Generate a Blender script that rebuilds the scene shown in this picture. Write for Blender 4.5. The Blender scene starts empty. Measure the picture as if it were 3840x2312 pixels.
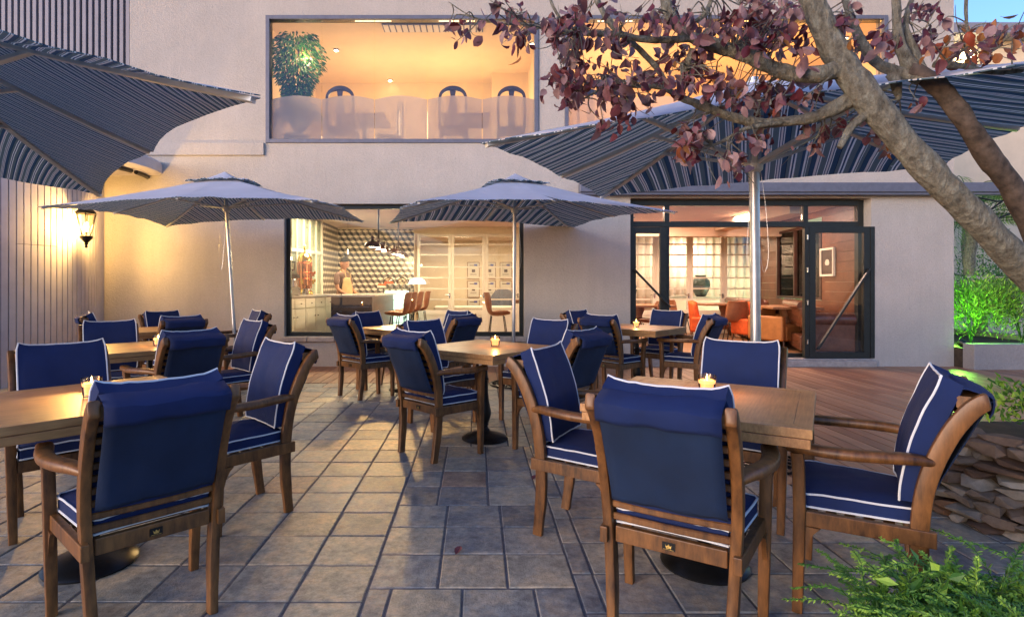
import bpy, bmesh, math, random
from mathutils import Vector, Matrix, noise
R = math.radians
random.seed(11)
sc = bpy.context.scene
COL = sc.collection

# ------------------------------------------------------------------ camera, world, sun, exposure
F, CX, HY, EYE = 2112.0, 1790.0, 1069.0, 1.25
cam = bpy.data.cameras.new("camera"); camo = bpy.data.objects.new("camera", cam); COL.objects.link(camo)
camo.location = (0, 0, EYE); camo.rotation_euler = (R(90), 0, 0)
cam.sensor_width = 36; cam.lens = F / 3840 * 36
cam.shift_x = (1920 - CX) / 3840; cam.shift_y = -(1156 - HY) / 3840
cam.clip_start = .05; cam.clip_end = 500
sc.camera = camo
SUN_EL, SUN_AZ = 8, -52       # low, behind the photographer to the left
w = bpy.data.worlds.new("World"); sc.world = w; w.use_nodes = True
nt = w.node_tree; nt.nodes.clear()
sky = nt.nodes.new('ShaderNodeTexSky'); sky.sky_type = 'NISHITA'; sky.sun_disc = False
sky.sun_elevation = R(SUN_EL); sky.sun_rotation = R(180 - SUN_AZ); sky.ozone_density = 5; sky.air_density = 1.2; sky.dust_density = .4
bg = nt.nodes.new('ShaderNodeBackground'); bg.inputs[1].default_value = .115
out = nt.nodes.new('ShaderNodeOutputWorld')
tint = nt.nodes.new('ShaderNodeVectorMath'); tint.operation = 'MULTIPLY'; tint.inputs[1].default_value = (1.28, .94, 1.04)
nt.links.new(sky.outputs[0], tint.inputs[0]); nt.links.new(tint.outputs[0], bg.inputs[0]); nt.links.new(bg.outputs[0], out.inputs[0])
sl = bpy.data.lights.new("sun", 'SUN'); sl.energy = .85; sl.angle = R(32); sl.color = (1, .76, .56)
so = bpy.data.objects.new("sun", sl); COL.objects.link(so)
d = Vector((-math.sin(R(SUN_AZ)) * math.cos(R(SUN_EL)), math.cos(R(SUN_AZ)) * math.cos(R(SUN_EL)), -math.sin(R(SUN_EL))))
so.rotation_euler = d.to_track_quat('-Z', 'Y').to_euler()
sc.view_settings.view_transform = 'Standard'; sc.view_settings.look = 'None'
sc.view_settings.exposure = 2.05; sc.view_settings.gamma = 1
sc.cycles.max_bounces = 8; sc.cycles.transparent_max_bounces = 16; sc.cycles.sample_clamp_indirect = 3
sc.cycles.caustics_reflective = False; sc.cycles.caustics_refractive = False

def at(x, y, Y): return Vector(((x - CX) / F * Y, Y, EYE - (y - HY) / F * Y))

# ------------------------------------------------------------------ materials
MATS = {}
def newmat(name):
    m = bpy.data.materials.new(name); m.use_nodes = True; t = m.node_tree
    b = t.nodes['Principled BSDF']; MATS[name] = m; return m, t, b
def N(t, ty, **k):
    n = t.nodes.new(ty)
    for a, v in k.items():
        if a.startswith('i_'): n.inputs[a[2:].replace('_', ' ')].default_value = v
        else: setattr(n, a, v)
    return n
def ramp(t, fac, stops, interp='LINEAR'):
    r = t.nodes.new('ShaderNodeValToRGB'); r.color_ramp.interpolation = interp
    e = r.color_ramp.elements
    while len(e) < len(stops): e.new(.5)
    for i, (p, c) in enumerate(stops): e[i].position = p; e[i].color = (*c, 1)
    t.links.new(fac, r.inputs[0]); return r.outputs[0]
def coords(t, scale=(1, 1, 1), kind='Object', rnd=False):
    c = t.nodes.new('ShaderNodeTexCoord'); mp = t.nodes.new('ShaderNodeMapping')
    mp.inputs['Scale'].default_value = scale; t.links.new(c.outputs[kind], mp.inputs[0])
    if rnd:
        oi = t.nodes.new('ShaderNodeObjectInfo'); ml = N(t, 'ShaderNodeVectorMath', operation='SCALE')
        ml.inputs[0].default_value = (7, 13, 5); t.links.new(oi.outputs['Random'], ml.inputs['Scale'])
        t.links.new(ml.outputs[0], mp.inputs['Location'])
    return mp.outputs[0]
def noise_n(t, v, scale, detail=4, rough=.6):
    n = t.nodes.new('ShaderNodeTexNoise'); n.inputs['Scale'].default_value = scale
    n.inputs['Detail'].default_value = detail; n.inputs['Roughness'].default_value = rough
    t.links.new(v, n.inputs['Vector']); return n.outputs[0]
def bump(t, b, h, strength=.3, dist=.01):
    n = t.nodes.new('ShaderNodeBump'); n.inputs['Strength'].default_value = strength; n.inputs['Distance'].default_value = dist
    t.links.new(h, n.inputs['Height']); t.links.new(n.outputs[0], b.inputs['Normal'])
def plain(name, col, rough=.5, metal=0, nscale=0, var=.15, bmp=0, bscale=60, spec=None):
    m, t, b = newmat(name)
    b.inputs['Roughness'].default_value = rough; b.inputs['Metallic'].default_value = metal
    if spec is not None: b.inputs['Specular IOR Level'].default_value = spec
    v = coords(t)
    ns = noise_n(t, v, nscale or 6)
    lo = [c * (1 - var) for c in col]; hi = [min(1, c * (1 + var)) for c in col]
    t.links.new(ramp(t, ns, [(.3, lo), (.7, hi)]), b.inputs['Base Color'])
    if bmp: bump(t, b, noise_n(t, v, bscale, 6), bmp, .004)
    return m
def emit(name, col, s):
    m, t, b = newmat(name); b.inputs['Base Color'].default_value = (*col, 1)
    b.inputs['Emission Color'].default_value = (*col, 1); b.inputs['Emission Strength'].default_value = s; return m
def wood(name, dark, light, axis=(1, 1, 1), rough=.45, rnd=True, scale=18, bmp=.15):
    m, t, b = newmat(name)
    v = coords(t, axis, rnd=rnd)
    n1 = noise_n(t, v, scale, 6, .65); n2 = noise_n(t, coords(t, (1, 1, 1), rnd=rnd), 5, 3)
    mx = N(t, 'ShaderNodeMath', operation='MULTIPLY_ADD'); mx.inputs[1].default_value = .6
    m2 = N(t, 'ShaderNodeMath', operation='MULTIPLY'); m2.inputs[1].default_value = .4
    t.links.new(n2, m2.inputs[0]); t.links.new(n1, mx.inputs[0]); t.links.new(m2.outputs[0], mx.inputs[2])
    mid = [(a + c) / 2 for a, c in zip(dark, light)]
    t.links.new(ramp(t, mx.outputs[0], [(.34, dark), (.5, mid), (.66, light)]), b.inputs['Base Color'])
    b.inputs['Roughness'].default_value = rough; bump(t, b, n1, bmp, .002); return m

M = {}
M['navy'] = plain('navy_fabric', (.0025, .016, .085), .85, 0, 4, .22, .5, 500)
M['navy_light_cast'] = plain('navy_fabric_light_cast', (.004, .019, .060), .85, 0, 4, .30, .5, 500)  # same navy, shifted toward slate to paint in the light on the backs
M['piping'] = plain('white_piping', (.72, .76, .78), .7, 0, 9, .08)
M['teak'] = wood('teak_wood', (.045, .018, .005), (.27, .115, .030), (2.2, 2.2, .5), .42)
M['tabletop'] = wood('oak_table', (.32, .145, .05), (.60, .33, .12), (.45, 7, 3), .34, scale=14)
M['black'] = plain('black_iron', (.012, .013, .014), .32, .4, 20, .3, .15, 90)
M['alu'] = plain('pole_metal', (.42, .45, .48), .32, .85, 12, .1)
M['rib'] = plain('rib_metal', (.55, .60, .60), .45, .2, 12, .1)
M['dark'] = plain('dark_frame', (.018, .022, .02), .38, .2, 14, .2)
M['greyframe'] = plain('grey_frame', (.13, .145, .19), .5, .2, 14, .12)
M['white'] = plain('white_paint', (.74, .70, .60), .5, 0, 4, .05)
M['cream'] = plain('cream_wall', (.72, .62, .46), .7, 0, 3, .06)
M['orange_wall'] = plain('upper_room_wall', (.80, .65, .40), .8, 0, 2, .05)
M['clad'] = plain('cladding_paint', (.50, .49, .52), .55, 0, 5, .08)
M['stonesill'] = plain('sill_stone', (.36, .33, .30), .7, 0, 14, .2, .3, 60)
M['slate'] = plain('slat_paint', (.22, .23, .28), .55, 0, 5, .08)
M['glow'] = emit('lamp_glow', (1, .78, .42), 10)
M['bulb'] = emit('pendant_bulb', (1, .86, .62), 5)
M['flame'] = emit('flame_glow', (1, .60, .16), 14)
M['greenlamp'] = emit('green_lamp', (.25, 1, .12), 40)
M['case'] = emit('case_light', (.62, 1, .82), .45)
M['copper'] = plain('copper', (.85, .36, .20), .18, 1, 8, .1)
M['brass'] = plain('brass', (.80, .56, .18), .2, 1, 8, .1)
M['steel'] = plain('steel', (.5, .5, .5), .25, 1, 8, .1)
M['brown'] = plain('brown_leather', (.26, .10, .045), .38, 0, 8, .25, .1, 50)
M['tan'] = plain('tan_leather', (.42, .17, .05), .4, 0, 8, .2, .1, 50)
M['sofa'] = plain('sofa_leather', (.13, .05, .028), .25, 0, 8, .3, .1, 50)
M['orange'] = plain('orange_velvet', (.70, .115, .02), .75, 0, 8, .2, .1, 200)
M['plank'] = wood('wall_plank', (.09, .03, .012), (.20, .075, .03), (3, 3, 3), .45, False)
M['deskwood'] = wood('cafe_table_wood', (.16, .07, .03), (.36, .19, .09), (1, 4, 4), .45)
M['walnut'] = plain('dark_walnut', (.045, .018, .012), .3, 0, 6, .3)
M['bar'] = plain('bar_panel', (.030, .017, .013), .25, 0, 5, .35)
M['barlight'] = wood('bar_side_panel', (.09, .035, .016), (.18, .08, .04), (3, 3, .4), .35, False)
M['marble'] = plain('bar_top', (.45, .43, .40), .2, 0, 6, .15)
M['wax'] = plain('candle_wax', (.85, .42, .12), .5); MATS['candle_wax'].node_tree.nodes['Principled BSDF'].inputs['Emission Color'].default_value = (1, .42, .16, 1)
MATS['candle_wax'].node_tree.nodes['Principled BSDF'].inputs['Emission Strength'].default_value = .55
M['skin'] = plain('skin', (.42, .20, .12), .5, 0, 9, .08)
M['hair'] = plain('hair', (.008, .006, .005), .95, 0, 90, .4, .4, 200)
M['shirt'] = plain('brown_shirt', (.13, .075, .065), .85, 0, 9, .15)
M['apron'] = plain('tan_apron', (.42, .30, .15), .85, 0, 9, .12)
M['paper'] = plain('paper', (.62, .58, .50), .6, 0, 9, .04)
M['curtain'] = plain('curtain', (.66, .58, .50), .85, 0, 3, .08)
M['ceil'] = plain('ceiling_paint', (.74, .60, .48), .8, 0, 2, .05)
M['vase'] = plain('vase_glaze', (.04, .06, .055), .35, 0, 12, .5)
M['outlet'] = plain('soil', (.05, .035, .02), .9, 0, 14, .4, .5, 30)
M['red'] = plain('red_cake', (.62, .10, .03), .5, 0, 20, .3)
M['green_book'] = plain('book_cover', (.03, .07, .06), .5)

def stucco(name, col, sc_=45, st=.6):
    m, t, b = newmat(name); v = coords(t)
    c1 = ramp(t, noise_n(t, v, 1.1, 5, .7), [(.3, [c * .90 for c in col]), (.7, [min(1, c * 1.07) for c in col])])
    st_ = noise_n(t, coords(t, (5, 5, .22)), 1.6, 5, .75)      # faint vertical run marks
    mr = N(t, 'ShaderNodeMapRange'); mr.inputs[1].default_value = .35; mr.inputs[2].default_value = .62; mr.inputs[3].default_value = .965; mr.inputs[4].default_value = 1.01
    t.links.new(st_, mr.inputs[0]); sp = noise_n(t, v, 38, 5, .8)
    m2 = N(t, 'ShaderNodeMapRange'); m2.inputs[1].default_value = .3; m2.inputs[2].default_value = .7; m2.inputs[3].default_value = .90; m2.inputs[4].default_value = 1.10; t.links.new(sp, m2.inputs[0])
    mu = N(t, 'ShaderNodeMath', operation='MULTIPLY'); t.links.new(mr.outputs[0], mu.inputs[0]); t.links.new(m2.outputs[0], mu.inputs[1])
    vm = N(t, 'ShaderNodeVectorMath', operation='SCALE'); t.links.new(c1, vm.inputs[0]); t.links.new(mu.outputs[0], vm.inputs['Scale']); t.links.new(vm.outputs[0], b.inputs['Base Color'])
    b.inputs['Roughness'].default_value = .92
    ad = N(t, 'ShaderNodeMath', operation='ADD'); t.links.new(noise_n(t, v, sc_, 6, .7), ad.inputs[0]); t.links.new(noise_n(t, v, 22, 5, .7), ad.inputs[1])
    bump(t, b, ad.outputs[0], st, .02); return m
M['stucco'] = stucco('stucco_facade', (.47, .45, .405))
M['stucco2'] = stucco('planter_render', (.34, .32, .30), 30, .8)

def glass(name, tint=(1, 1, 1), gl=.10):
    m = bpy.data.materials.new(name); m.use_nodes = True; t = m.node_tree; t.nodes.clear()
    o = N(t, 'ShaderNodeOutputMaterial'); tr = N(t, 'ShaderNodeBsdfTransparent'); tr.inputs[0].default_value = (*tint, 1)
    g = N(t, 'ShaderNodeBsdfGlossy'); g.inputs['Roughness'].default_value = .02
    fr = N(t, 'ShaderNodeFresnel'); fr.inputs[0].default_value = 1.22
    mu = N(t, 'ShaderNodeMath', operation='MULTIPLY_ADD'); mu.inputs[1].default_value = 1.0; mu.inputs[2].default_value = gl * .3
    mx = N(t, 'ShaderNodeMixShader'); t.links.new(fr.outputs[0], mu.inputs[0]); t.links.new(mu.outputs[0], mx.inputs[0])
    t.links.new(tr.outputs[0], mx.inputs[1]); t.links.new(g.outputs[0], mx.inputs[2]); t.links.new(mx.outputs[0], o.inputs[0]); return m
M['glass'] = glass('window_glass'); M['tumbler'] = glass('tumbler_glass', (.98, .90, .80), .2)
def frosted():
    m = bpy.data.materials.new('frosted_film'); m.use_nodes = True; t = m.node_tree; t.nodes.clear()
    o = N(t, 'ShaderNodeOutputMaterial'); tr = N(t, 'ShaderNodeBsdfTransparent'); tl = N(t, 'ShaderNodeBsdfTranslucent'); df = N(t, 'ShaderNodeBsdfDiffuse')
    v = coords(t); r_ = ramp(t, noise_n(t, v, 1.3, 3), [(.3, (.74, .72, .74)), (.7, (.95, .9, .88))])
    t.links.new(r_, tl.inputs[0]); df.inputs[0].default_value = (.5, .5, .55, 1)
    a = N(t, 'ShaderNodeMixShader'); a.inputs[0].default_value = .35; c = N(t, 'ShaderNodeMixShader'); c.inputs[0].default_value = .60
    t.links.new(tl.outputs[0], a.inputs[1]); t.links.new(df.outputs[0], a.inputs[2])
    t.links.new(tr.outputs[0], c.inputs[1]); t.links.new(a.outputs[0], c.inputs[2]); t.links.new(c.outputs[0], o.inputs[0]); return m
M['frost'] = frosted()

def attr_mat(name, stops, rough=.5, nscale=7, bmp=.3, bscale=30, grain=None, mixf=.5, rvar=True):
    """per-tile / per-board / per-leaf colour from a face attribute 'tone' plus a noise of its own"""
    m, t, b = newmat(name)
    a = N(t, 'ShaderNodeAttribute', attribute_name='tone'); v = coords(t, grain or (1, 1, 1))
    n = noise_n(t, v, nscale, 6, .68)
    c1 = ramp(t, a.outputs['Fac'], stops)
    mr = N(t, 'ShaderNodeMapRange'); mr.inputs[1].default_value = .3; mr.inputs[2].default_value = .7
    mr.inputs[3].default_value = 1 - mixf; mr.inputs[4].default_value = 1 + mixf * .55; t.links.new(n, mr.inputs[0])
    mm = N(t, 'ShaderNodeVectorMath', operation='SCALE'); t.links.new(c1, mm.inputs[0]); t.links.new(mr.outputs[0], mm.inputs['Scale'])
    t.links.new(mm.outputs[0], b.inputs['Base Color'])
    b.inputs['Roughness'].default_value = rough
    if rvar:
        rr = N(t, 'ShaderNodeMapRange'); rr.inputs[3].default_value = rough - .1; rr.inputs[4].default_value = rough + .15
        t.links.new(n, rr.inputs[0]); t.links.new(rr.outputs[0], b.inputs['Roughness'])
    bump(t, b, noise_n(t, v, bscale, 8, .7), bmp, .004); return m
def tile_mat():
    m, t, b = newmat('paving_tile')
    a = N(t, 'ShaderNodeAttribute', attribute_name='tone'); v = coords(t)
    c1 = ramp(t, a.outputs['Fac'], [(0, (.06, .085, .12)), (.22, (.13, .165, .20)), (.42, (.27, .28, .26)), (.62, (.45, .40, .28)), (.85, (.50, .36, .19)), (1, (.40, .21, .11))])
    of = N(t, 'ShaderNodeVectorMath', operation='SCALE'); of.inputs[0].default_value = (37, 53, 11); t.links.new(a.outputs['Fac'], of.inputs['Scale'])
    va = N(t, 'ShaderNodeVectorMath', operation='ADD'); t.links.new(v, va.inputs[0]); t.links.new(of.outputs[0], va.inputs[1]); v = va.outputs[0]
    n = noise_n(t, v, 5.5, 7, .72)
    cl = ramp(t, n, [(.36, (.05, .07, .095)), (.47, (.33, .33, .29)), (.60, (.66, .50, .30))])
    mx = N(t, 'ShaderNodeMix', data_type='RGBA'); mx.inputs[0].default_value = .45
    t.links.new(c1, mx.inputs[6]); t.links.new(cl, mx.inputs[7])
    n2 = noise_n(t, v, 26, 8, .75)
    mr = N(t, 'ShaderNodeMapRange'); mr.inputs[1].default_value = .32; mr.inputs[2].default_value = .68; mr.inputs[3].default_value = .55; mr.inputs[4].default_value = 1.38
    t.links.new(n2, mr.inputs[0]); mm = N(t, 'ShaderNodeVectorMath', operation='SCALE')
    t.links.new(mx.outputs[2], mm.inputs[0]); t.links.new(mr.outputs[0], mm.inputs['Scale']); t.links.new(mm.outputs[0], b.inputs['Base Color'])
    rr = N(t, 'ShaderNodeMapRange'); rr.inputs[3].default_value = .22; rr.inputs[4].default_value = .52
    t.links.new(n, rr.inputs[0]); t.links.new(rr.outputs[0], b.inputs['Roughness'])
    ad = N(t, 'ShaderNodeMath', operation='ADD'); t.links.new(n2, ad.inputs[0]); t.links.new(noise_n(t, v, 120, 4), ad.inputs[1])
    bump(t, b, ad.outputs[0], .45, .006); return m
M['tile'] = tile_mat()
M['grout'] = plain('grout', (.16, .148, .14), .9, 0, 30, .3, .3, 80)
M['deck'] = attr_mat('deck_board', [(0, (.27, .11, .05)), (.5, (.41, .19, .09)), (1, (.50, .26, .13))], .40, 6, .25, 40, (6, .5, 3), .35)
M['bark'] = None
def bark():
    m, t, b = newmat('bark'); v = coords(t, (1, 1, .6))
    vo = t.nodes.new('ShaderNodeTexVoronoi'); vo.inputs['Scale'].default_value = 34; t.links.new(v, vo.inputs['Vector'])
    n = noise_n(t, v, 30, 8, .8); n2 = noise_n(t, v, 90, 6, .7)
    t.links.new(ramp(t, n, [(.3, (.07, .06, .04)), (.42, (.20, .185, .13)), (.55, (.34, .33, .25)), (.68, (.50, .52, .41))]), b.inputs['Base Color'])
    b.inputs['Roughness'].default_value = .9
    ad = N(t, 'ShaderNodeMath', operation='ADD'); t.links.new(n, ad.inputs[0]); t.links.new(n2, ad.inputs[1])
    a2 = N(t, 'ShaderNodeMath', operation='ADD'); t.links.new(ad.outputs[0], a2.inputs[0]); t.links.new(vo.outputs['Distance'], a2.inputs[1])
    bump(t, b, a2.outputs[0], 1, .035); return m
M['bark'] = bark()
M['bark_shade'] = plain('shaded_bark', (.085, .065, .05), .9, 0, 26, .55, .9, 60)  # bark of the second trunk, darkened to paint in its shade
M['leaf'] = attr_mat('plum_leaf', [(0, (.10, .010, .018)), (.25, (.17, .045, .055)), (.5, (.25, .135, .14)), (.85, (.40, .27, .27)), (.92, (.40, .19, .05)), (1, (.28, .05, .02))], .5, 18, .2, 60, None, .4, False)
M['green'] = attr_mat('green_leaf', [(0, (.03, .11, .015)), (.5, (.12, .30, .03)), (1, (.42, .66, .08))], .5, 12, .1, 60, None, .3, False)  # greens raised to stand in for an unseen green light on the fern
M['ficus'] = attr_mat('ficus_leaf', [(0, (.02, .10, .03)), (.6, (.07, .26, .06)), (1, (.22, .40, .08))], .35, 12, .1, 60, None, .3, False)
M['rock'] = attr_mat('wall_rock', [(0, (.06, .035, .022)), (.3, (.15, .085, .045)), (.6, (.20, .155, .11)), (1, (.30, .27, .21))], .85, 9, .8, 25, None, .5, False)
def translucent(m, f=.25):
    b = m.node_tree.nodes['Principled BSDF']; b.inputs['Transmission Weight'].default_value = 0
    t = m.node_tree; o = t.nodes['Material Output']; tl = N(t, 'ShaderNodeBsdfTranslucent'); mx = N(t, 'ShaderNodeMixShader'); mx.inputs[0].default_value = f
    src = b.inputs['Base Color'].links[0].from_socket; t.links.new(src, tl.inputs[0])
    t.links.new(b.outputs[0], mx.inputs[1]); t.links.new(tl.outputs[0], mx.inputs[2]); t.links.new(mx.outputs[0], o.inputs[0])
for k in ('leaf', 'green', 'ficus'): translucent(M[k])

def stripes(name, period, stops):
    m, t, b = newmat(name)
    uv = N(t, 'ShaderNodeUVMap', uv_map='UVMap'); sx = N(t, 'ShaderNodeSeparateXYZ'); t.links.new(uv.outputs[0], sx.inputs[0])
    dv = N(t, 'ShaderNodeMath', operation='DIVIDE'); dv.inputs[1].default_value = period; t.links.new(sx.outputs[0], dv.inputs[0])
    fr = N(t, 'ShaderNodeMath', operation='FRACT'); t.links.new(dv.outputs[0], fr.inputs[0])
    t.links.new(ramp(t, fr.outputs[0], stops, 'CONSTANT'), b.inputs['Base Color'])
    b.inputs['Roughness'].default_value = .85; bump(t, b, noise_n(t, coords(t), 300, 3), .15, .002)
    tl = N(t, 'ShaderNodeBsdfTranslucent'); mx = N(t, 'ShaderNodeMixShader'); mx.inputs[0].default_value = .55
    o = t.nodes['Material Output']; t.links.new(b.inputs['Base Color'].links[0].from_socket, tl.inputs[0])
    t.links.new(b.outputs[0], mx.inputs[1]); t.links.new(tl.outputs[0], mx.inputs[2]); t.links.new(mx.outputs[0], o.inputs[0]); return m
nv, sg, cr, pk, bk = (.05, .12, .20), (.17, .25, .26), (.95, 1, .95), (.80, .78, .72), (.02, .04, .06)
ST = [(0, sg), (.10, cr), (.135, nv), (.17, cr), (.20, sg), (.27, bk), (.285, nv), (.38, cr), (.40, nv), (.42, pk), (.46, nv), (.48, cr), (.50, sg), (.61, cr),
      (.63, sg), (.65, pk), (.70, nv), (.79, bk), (.80, sg), (.86, cr), (.875, sg), (.90, cr), (.94, nv)]
M['stripe_big'] = stripes('striped_canvas', .40, ST)
M['stripe_fine'] = stripes('fine_striped_canvas', .17, ST)
M['canvas'] = plain('canvas_top', (.78, .78, .84), .85, 0, 3, .08, .15, 300)
def canvas_tl():
    t = M['canvas'].node_tree; b = t.nodes['Principled BSDF']; tl = N(t, 'ShaderNodeBsdfTranslucent'); tl.inputs[0].default_value = (.88, .95, 1, 1)
    mx = N(t, 'ShaderNodeMixShader'); mx.inputs[0].default_value = .4; t.links.new(b.outputs[0], mx.inputs[1]); t.links.new(tl.outputs[0], mx.inputs[2]); t.links.new(mx.outputs[0], t.nodes['Material Output'].inputs[0])
canvas_tl()

# ------------------------------------------------------------------ helpers
class MB:
    def __init__(s): s.v = []; s.f = []; s.m = []; s.t = []; s.uv = {}
    def add(s, vs, fs, mi=0, tone=0.0):
        b = len(s.v); s.v += [Vector(v) for v in vs]
        for f in fs: s.f.append([b + i for i in f]); s.m.append(mi); s.t.append(tone)
        return b
    def box(s, lo, hi, mi=0, tone=0.0, mat=None):
        x0, y0, z0 = lo; x1, y1, z1 = hi
        vs = [Vector(p) for p in ((x0, y0, z0), (x1, y0, z0), (x1, y1, z0), (x0, y1, z0), (x0, y0, z1), (x1, y0, z1), (x1, y1, z1), (x0, y1, z1))]
        if mat: vs = [mat @ p for p in vs]
        s.add(vs, [(0, 3, 2, 1), (4, 5, 6, 7), (0, 1, 5, 4), (1, 2, 6, 5), (2, 3, 7, 6), (3, 0, 4, 7)], mi, tone); return s
    def sweep(s, path, prof, side=None, scales=None, cap=True, mi=0, tone=0.0):
        """sweeps a closed profile [(a,b)...] along a path; a runs along 'side', b along the other normal"""
        path = [Vector(p) for p in path]; n = len(path); rings = []
        prev = None
        for i, p in enumerate(path):
            tg = (path[min(i + 1, n - 1)] - path[max(i - 1, 0)]).normalized()
            if side is not None: sd = Vector(side)
            elif prev is not None: sd = prev
            else: sd = Vector((0, 0, 1)) if abs(tg.z) < .9 else Vector((1, 0, 0))
            sd = (sd - tg * sd.dot(tg))
            if sd.length < 1e-5: sd = Vector((1, 0, 0)) - tg * tg.x
            sd.normalize(); prev = sd; nm = tg.cross(sd)
            k = scales[i] if scales else 1
            rings.append([p + sd * a * k + nm * b_ * k for a, b_ in prof])
        m_ = len(prof); b = len(s.v)
        for r in rings: s.v += r
        for i in range(n - 1):
            for j in range(m_):
                s.f.append([b + i * m_ + j, b + i * m_ + (j + 1) % m_, b + (i + 1) * m_ + (j + 1) % m_, b + (i + 1) * m_ + j]); s.m.append(mi); s.t.append(tone)
        if cap:
            s.f.append([b + j for j in range(m_)][::-1]); s.m.append(mi); s.t.append(tone)
            s.f.append([b + (n - 1) * m_ + j for j in range(m_)]); s.m.append(mi); s.t.append(tone)
        return s
    def tube(s, path, r, n=10, cap=True, mi=0, tone=0.0, closed=False):
        prof = [(math.cos(2 * math.pi * k / n), math.sin(2 * math.pi * k / n)) for k in range(n)]
        if closed: path = list(path) + [path[0], path[1]]
        rs = r if isinstance(r, (list, tuple)) else [r] * len(path)
        return s.sweep(path, prof, None, rs, cap, mi, tone)
    def lathe(s, prof, c=(0, 0, 0), n=24, mi=0, tone=0.0, mat=None, arc=1.0):
        b = len(s.v); c = Vector(c)
        for r, z in prof:
            for k in range(n):
                a = 2 * math.pi * k / n * arc; p = Vector((r * math.cos(a), r * math.sin(a), z))
                s.v.append((mat @ p if mat else p) + c)
        for i in range(len(prof) - 1):
            for k in range(n): s.f.append([b + i * n + k, b + i * n + (k + 1) % n, b + (i + 1) * n + (k + 1) % n, b + (i + 1) * n + k]); s.m.append(mi); s.t.append(tone)
        if prof[0][0] > 1e-4: s.f.append([b + k for k in range(n)][::-1]); s.m.append(mi); s.t.append(tone)
        if prof[-1][0] > 1e-4: s.f.append([b + (len(prof) - 1) * n + k for k in range(n)]); s.m.append(mi); s.t.append(tone)
        return s
    def build(s, name, mats, parent=None, smooth=False, bevel=0, loc=None, seg=2, angle=40):
        me = bpy.data.meshes.new(name); me.from_pydata([tuple(v) for v in s.v], [], s.f)
        if not isinstance(mats, (list, tuple)): mats = [mats]
        for m in mats: me.materials.append(m)
        me.polygons.foreach_set('material_index', s.m)
        if any(s.t):
            a = me.attributes.new('tone', 'FLOAT', 'FACE'); a.data.foreach_set('value', s.t)
        if s.uv:
            ul = me.uv_layers.new(name='UVMap')
            for p in me.polygons:
                for li, vi in zip(p.loop_indices, p.vertices): ul.data[li].uv = s.uv.get((p.index, vi), s.uv.get(vi, (0, 0)))
        bm = bmesh.new(); bm.from_mesh(me); bmesh.ops.recalc_face_normals(bm, faces=bm.faces) if not s.uv else None; bm.to_mesh(me); bm.free()
        if smooth:
            for p in me.polygons: p.use_smooth = True
            try: me.set_sharp_from_angle(angle=R(angle))
            except Exception: pass
        me.update()
        o = bpy.data.objects.new(name, me); COL.objects.link(o)
        if parent: o.parent = parent
        if loc: o.location = loc
        if bevel:
            bv = o.modifiers.new('bevel', 'BEVEL'); bv.width = bevel; bv.segments = seg; bv.limit_method = 'ANGLE'; bv.angle_limit = R(35)
            bv.harden_normals = False
        return o
def rr(w_, h_, r, n=3):
    pts = []
    for cx, cy, a0 in ((w_ / 2 - r, h_ / 2 - r, 0), (-w_ / 2 + r, h_ / 2 - r, 90), (-w_ / 2 + r, -h_ / 2 + r, 180), (w_ / 2 - r, -h_ / 2 + r, 270)):
        for k in range(n + 1):
            a = R(a0 + 90 * k / n); pts.append((cx + r * math.cos(a), cy + r * math.sin(a)))
    return pts
def smoothpath(pts, n=6):
    pts = [Vector(p) for p in pts]; o = []
    for i in range(len(pts) - 1):
        p0 = pts[max(i - 1, 0)]; p1 = pts[i]; p2 = pts[i + 1]; p3 = pts[min(i + 2, len(pts) - 1)]
        for k in range(n):
            t = k / n; o.append(.5 * ((2 * p1) + (p2 - p0) * t + (2 * p0 - 5 * p1 + 4 * p2 - p3) * t * t + (3 * p1 - p0 - 3 * p2 + p3) * t ** 3))
    o.append(pts[-1]); return o
def lerpl(vals, n, steps):
    o = []
    for i in range(len(vals) - 1):
        for k in range(steps): o.append(vals[i] + (vals[i + 1] - vals[i]) * k / steps)
    o.append(vals[-1]); return o
def tag(o, label=None, cat=None, group=None, kind=None):
    if label: o['label'] = label
    if cat: o['category'] = cat
    if group: o['group'] = group
    if kind: o['kind'] = kind
    return o
def thing(name, loc=(0, 0, 0), rz=0, label=None, cat=None, group=None):
    o = bpy.data.objects.new(name, None); o.empty_display_size = .1; COL.objects.link(o)
    o.location = loc; o.rotation_euler = (0, 0, rz); tag(o, label, cat, group); return o
def copy_tree(o, parent=None):
    c = o.copy(); COL.objects.link(c); c.parent = parent
    for ch in list(o.children): copy_tree(ch, c)
    return c
def place(proto, used, loc, rz, label, group=None):
    o = proto if not used[0] else copy_tree(proto); used[0] = True
    o.location = loc; o.rotation_euler = (0, 0, rz); o['label'] = label
    if group: o['group'] = group
    return o
def light(name, typ, loc, energy, col, size=.1, parent=None, rot=None, sizey=None):
    l = bpy.data.lights.new(name, typ); l.energy = energy; l.color = col
    if typ == 'AREA':
        l.size = size
        if sizey: l.shape = 'RECTANGLE'; l.size_y = sizey
    else: l.shadow_soft_size = size
    o = bpy.data.objects.new(name, l); COL.objects.link(o); o.location = loc
    if rot: o.rotation_euler = rot
    if parent: o.parent = parent
    return o

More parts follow.
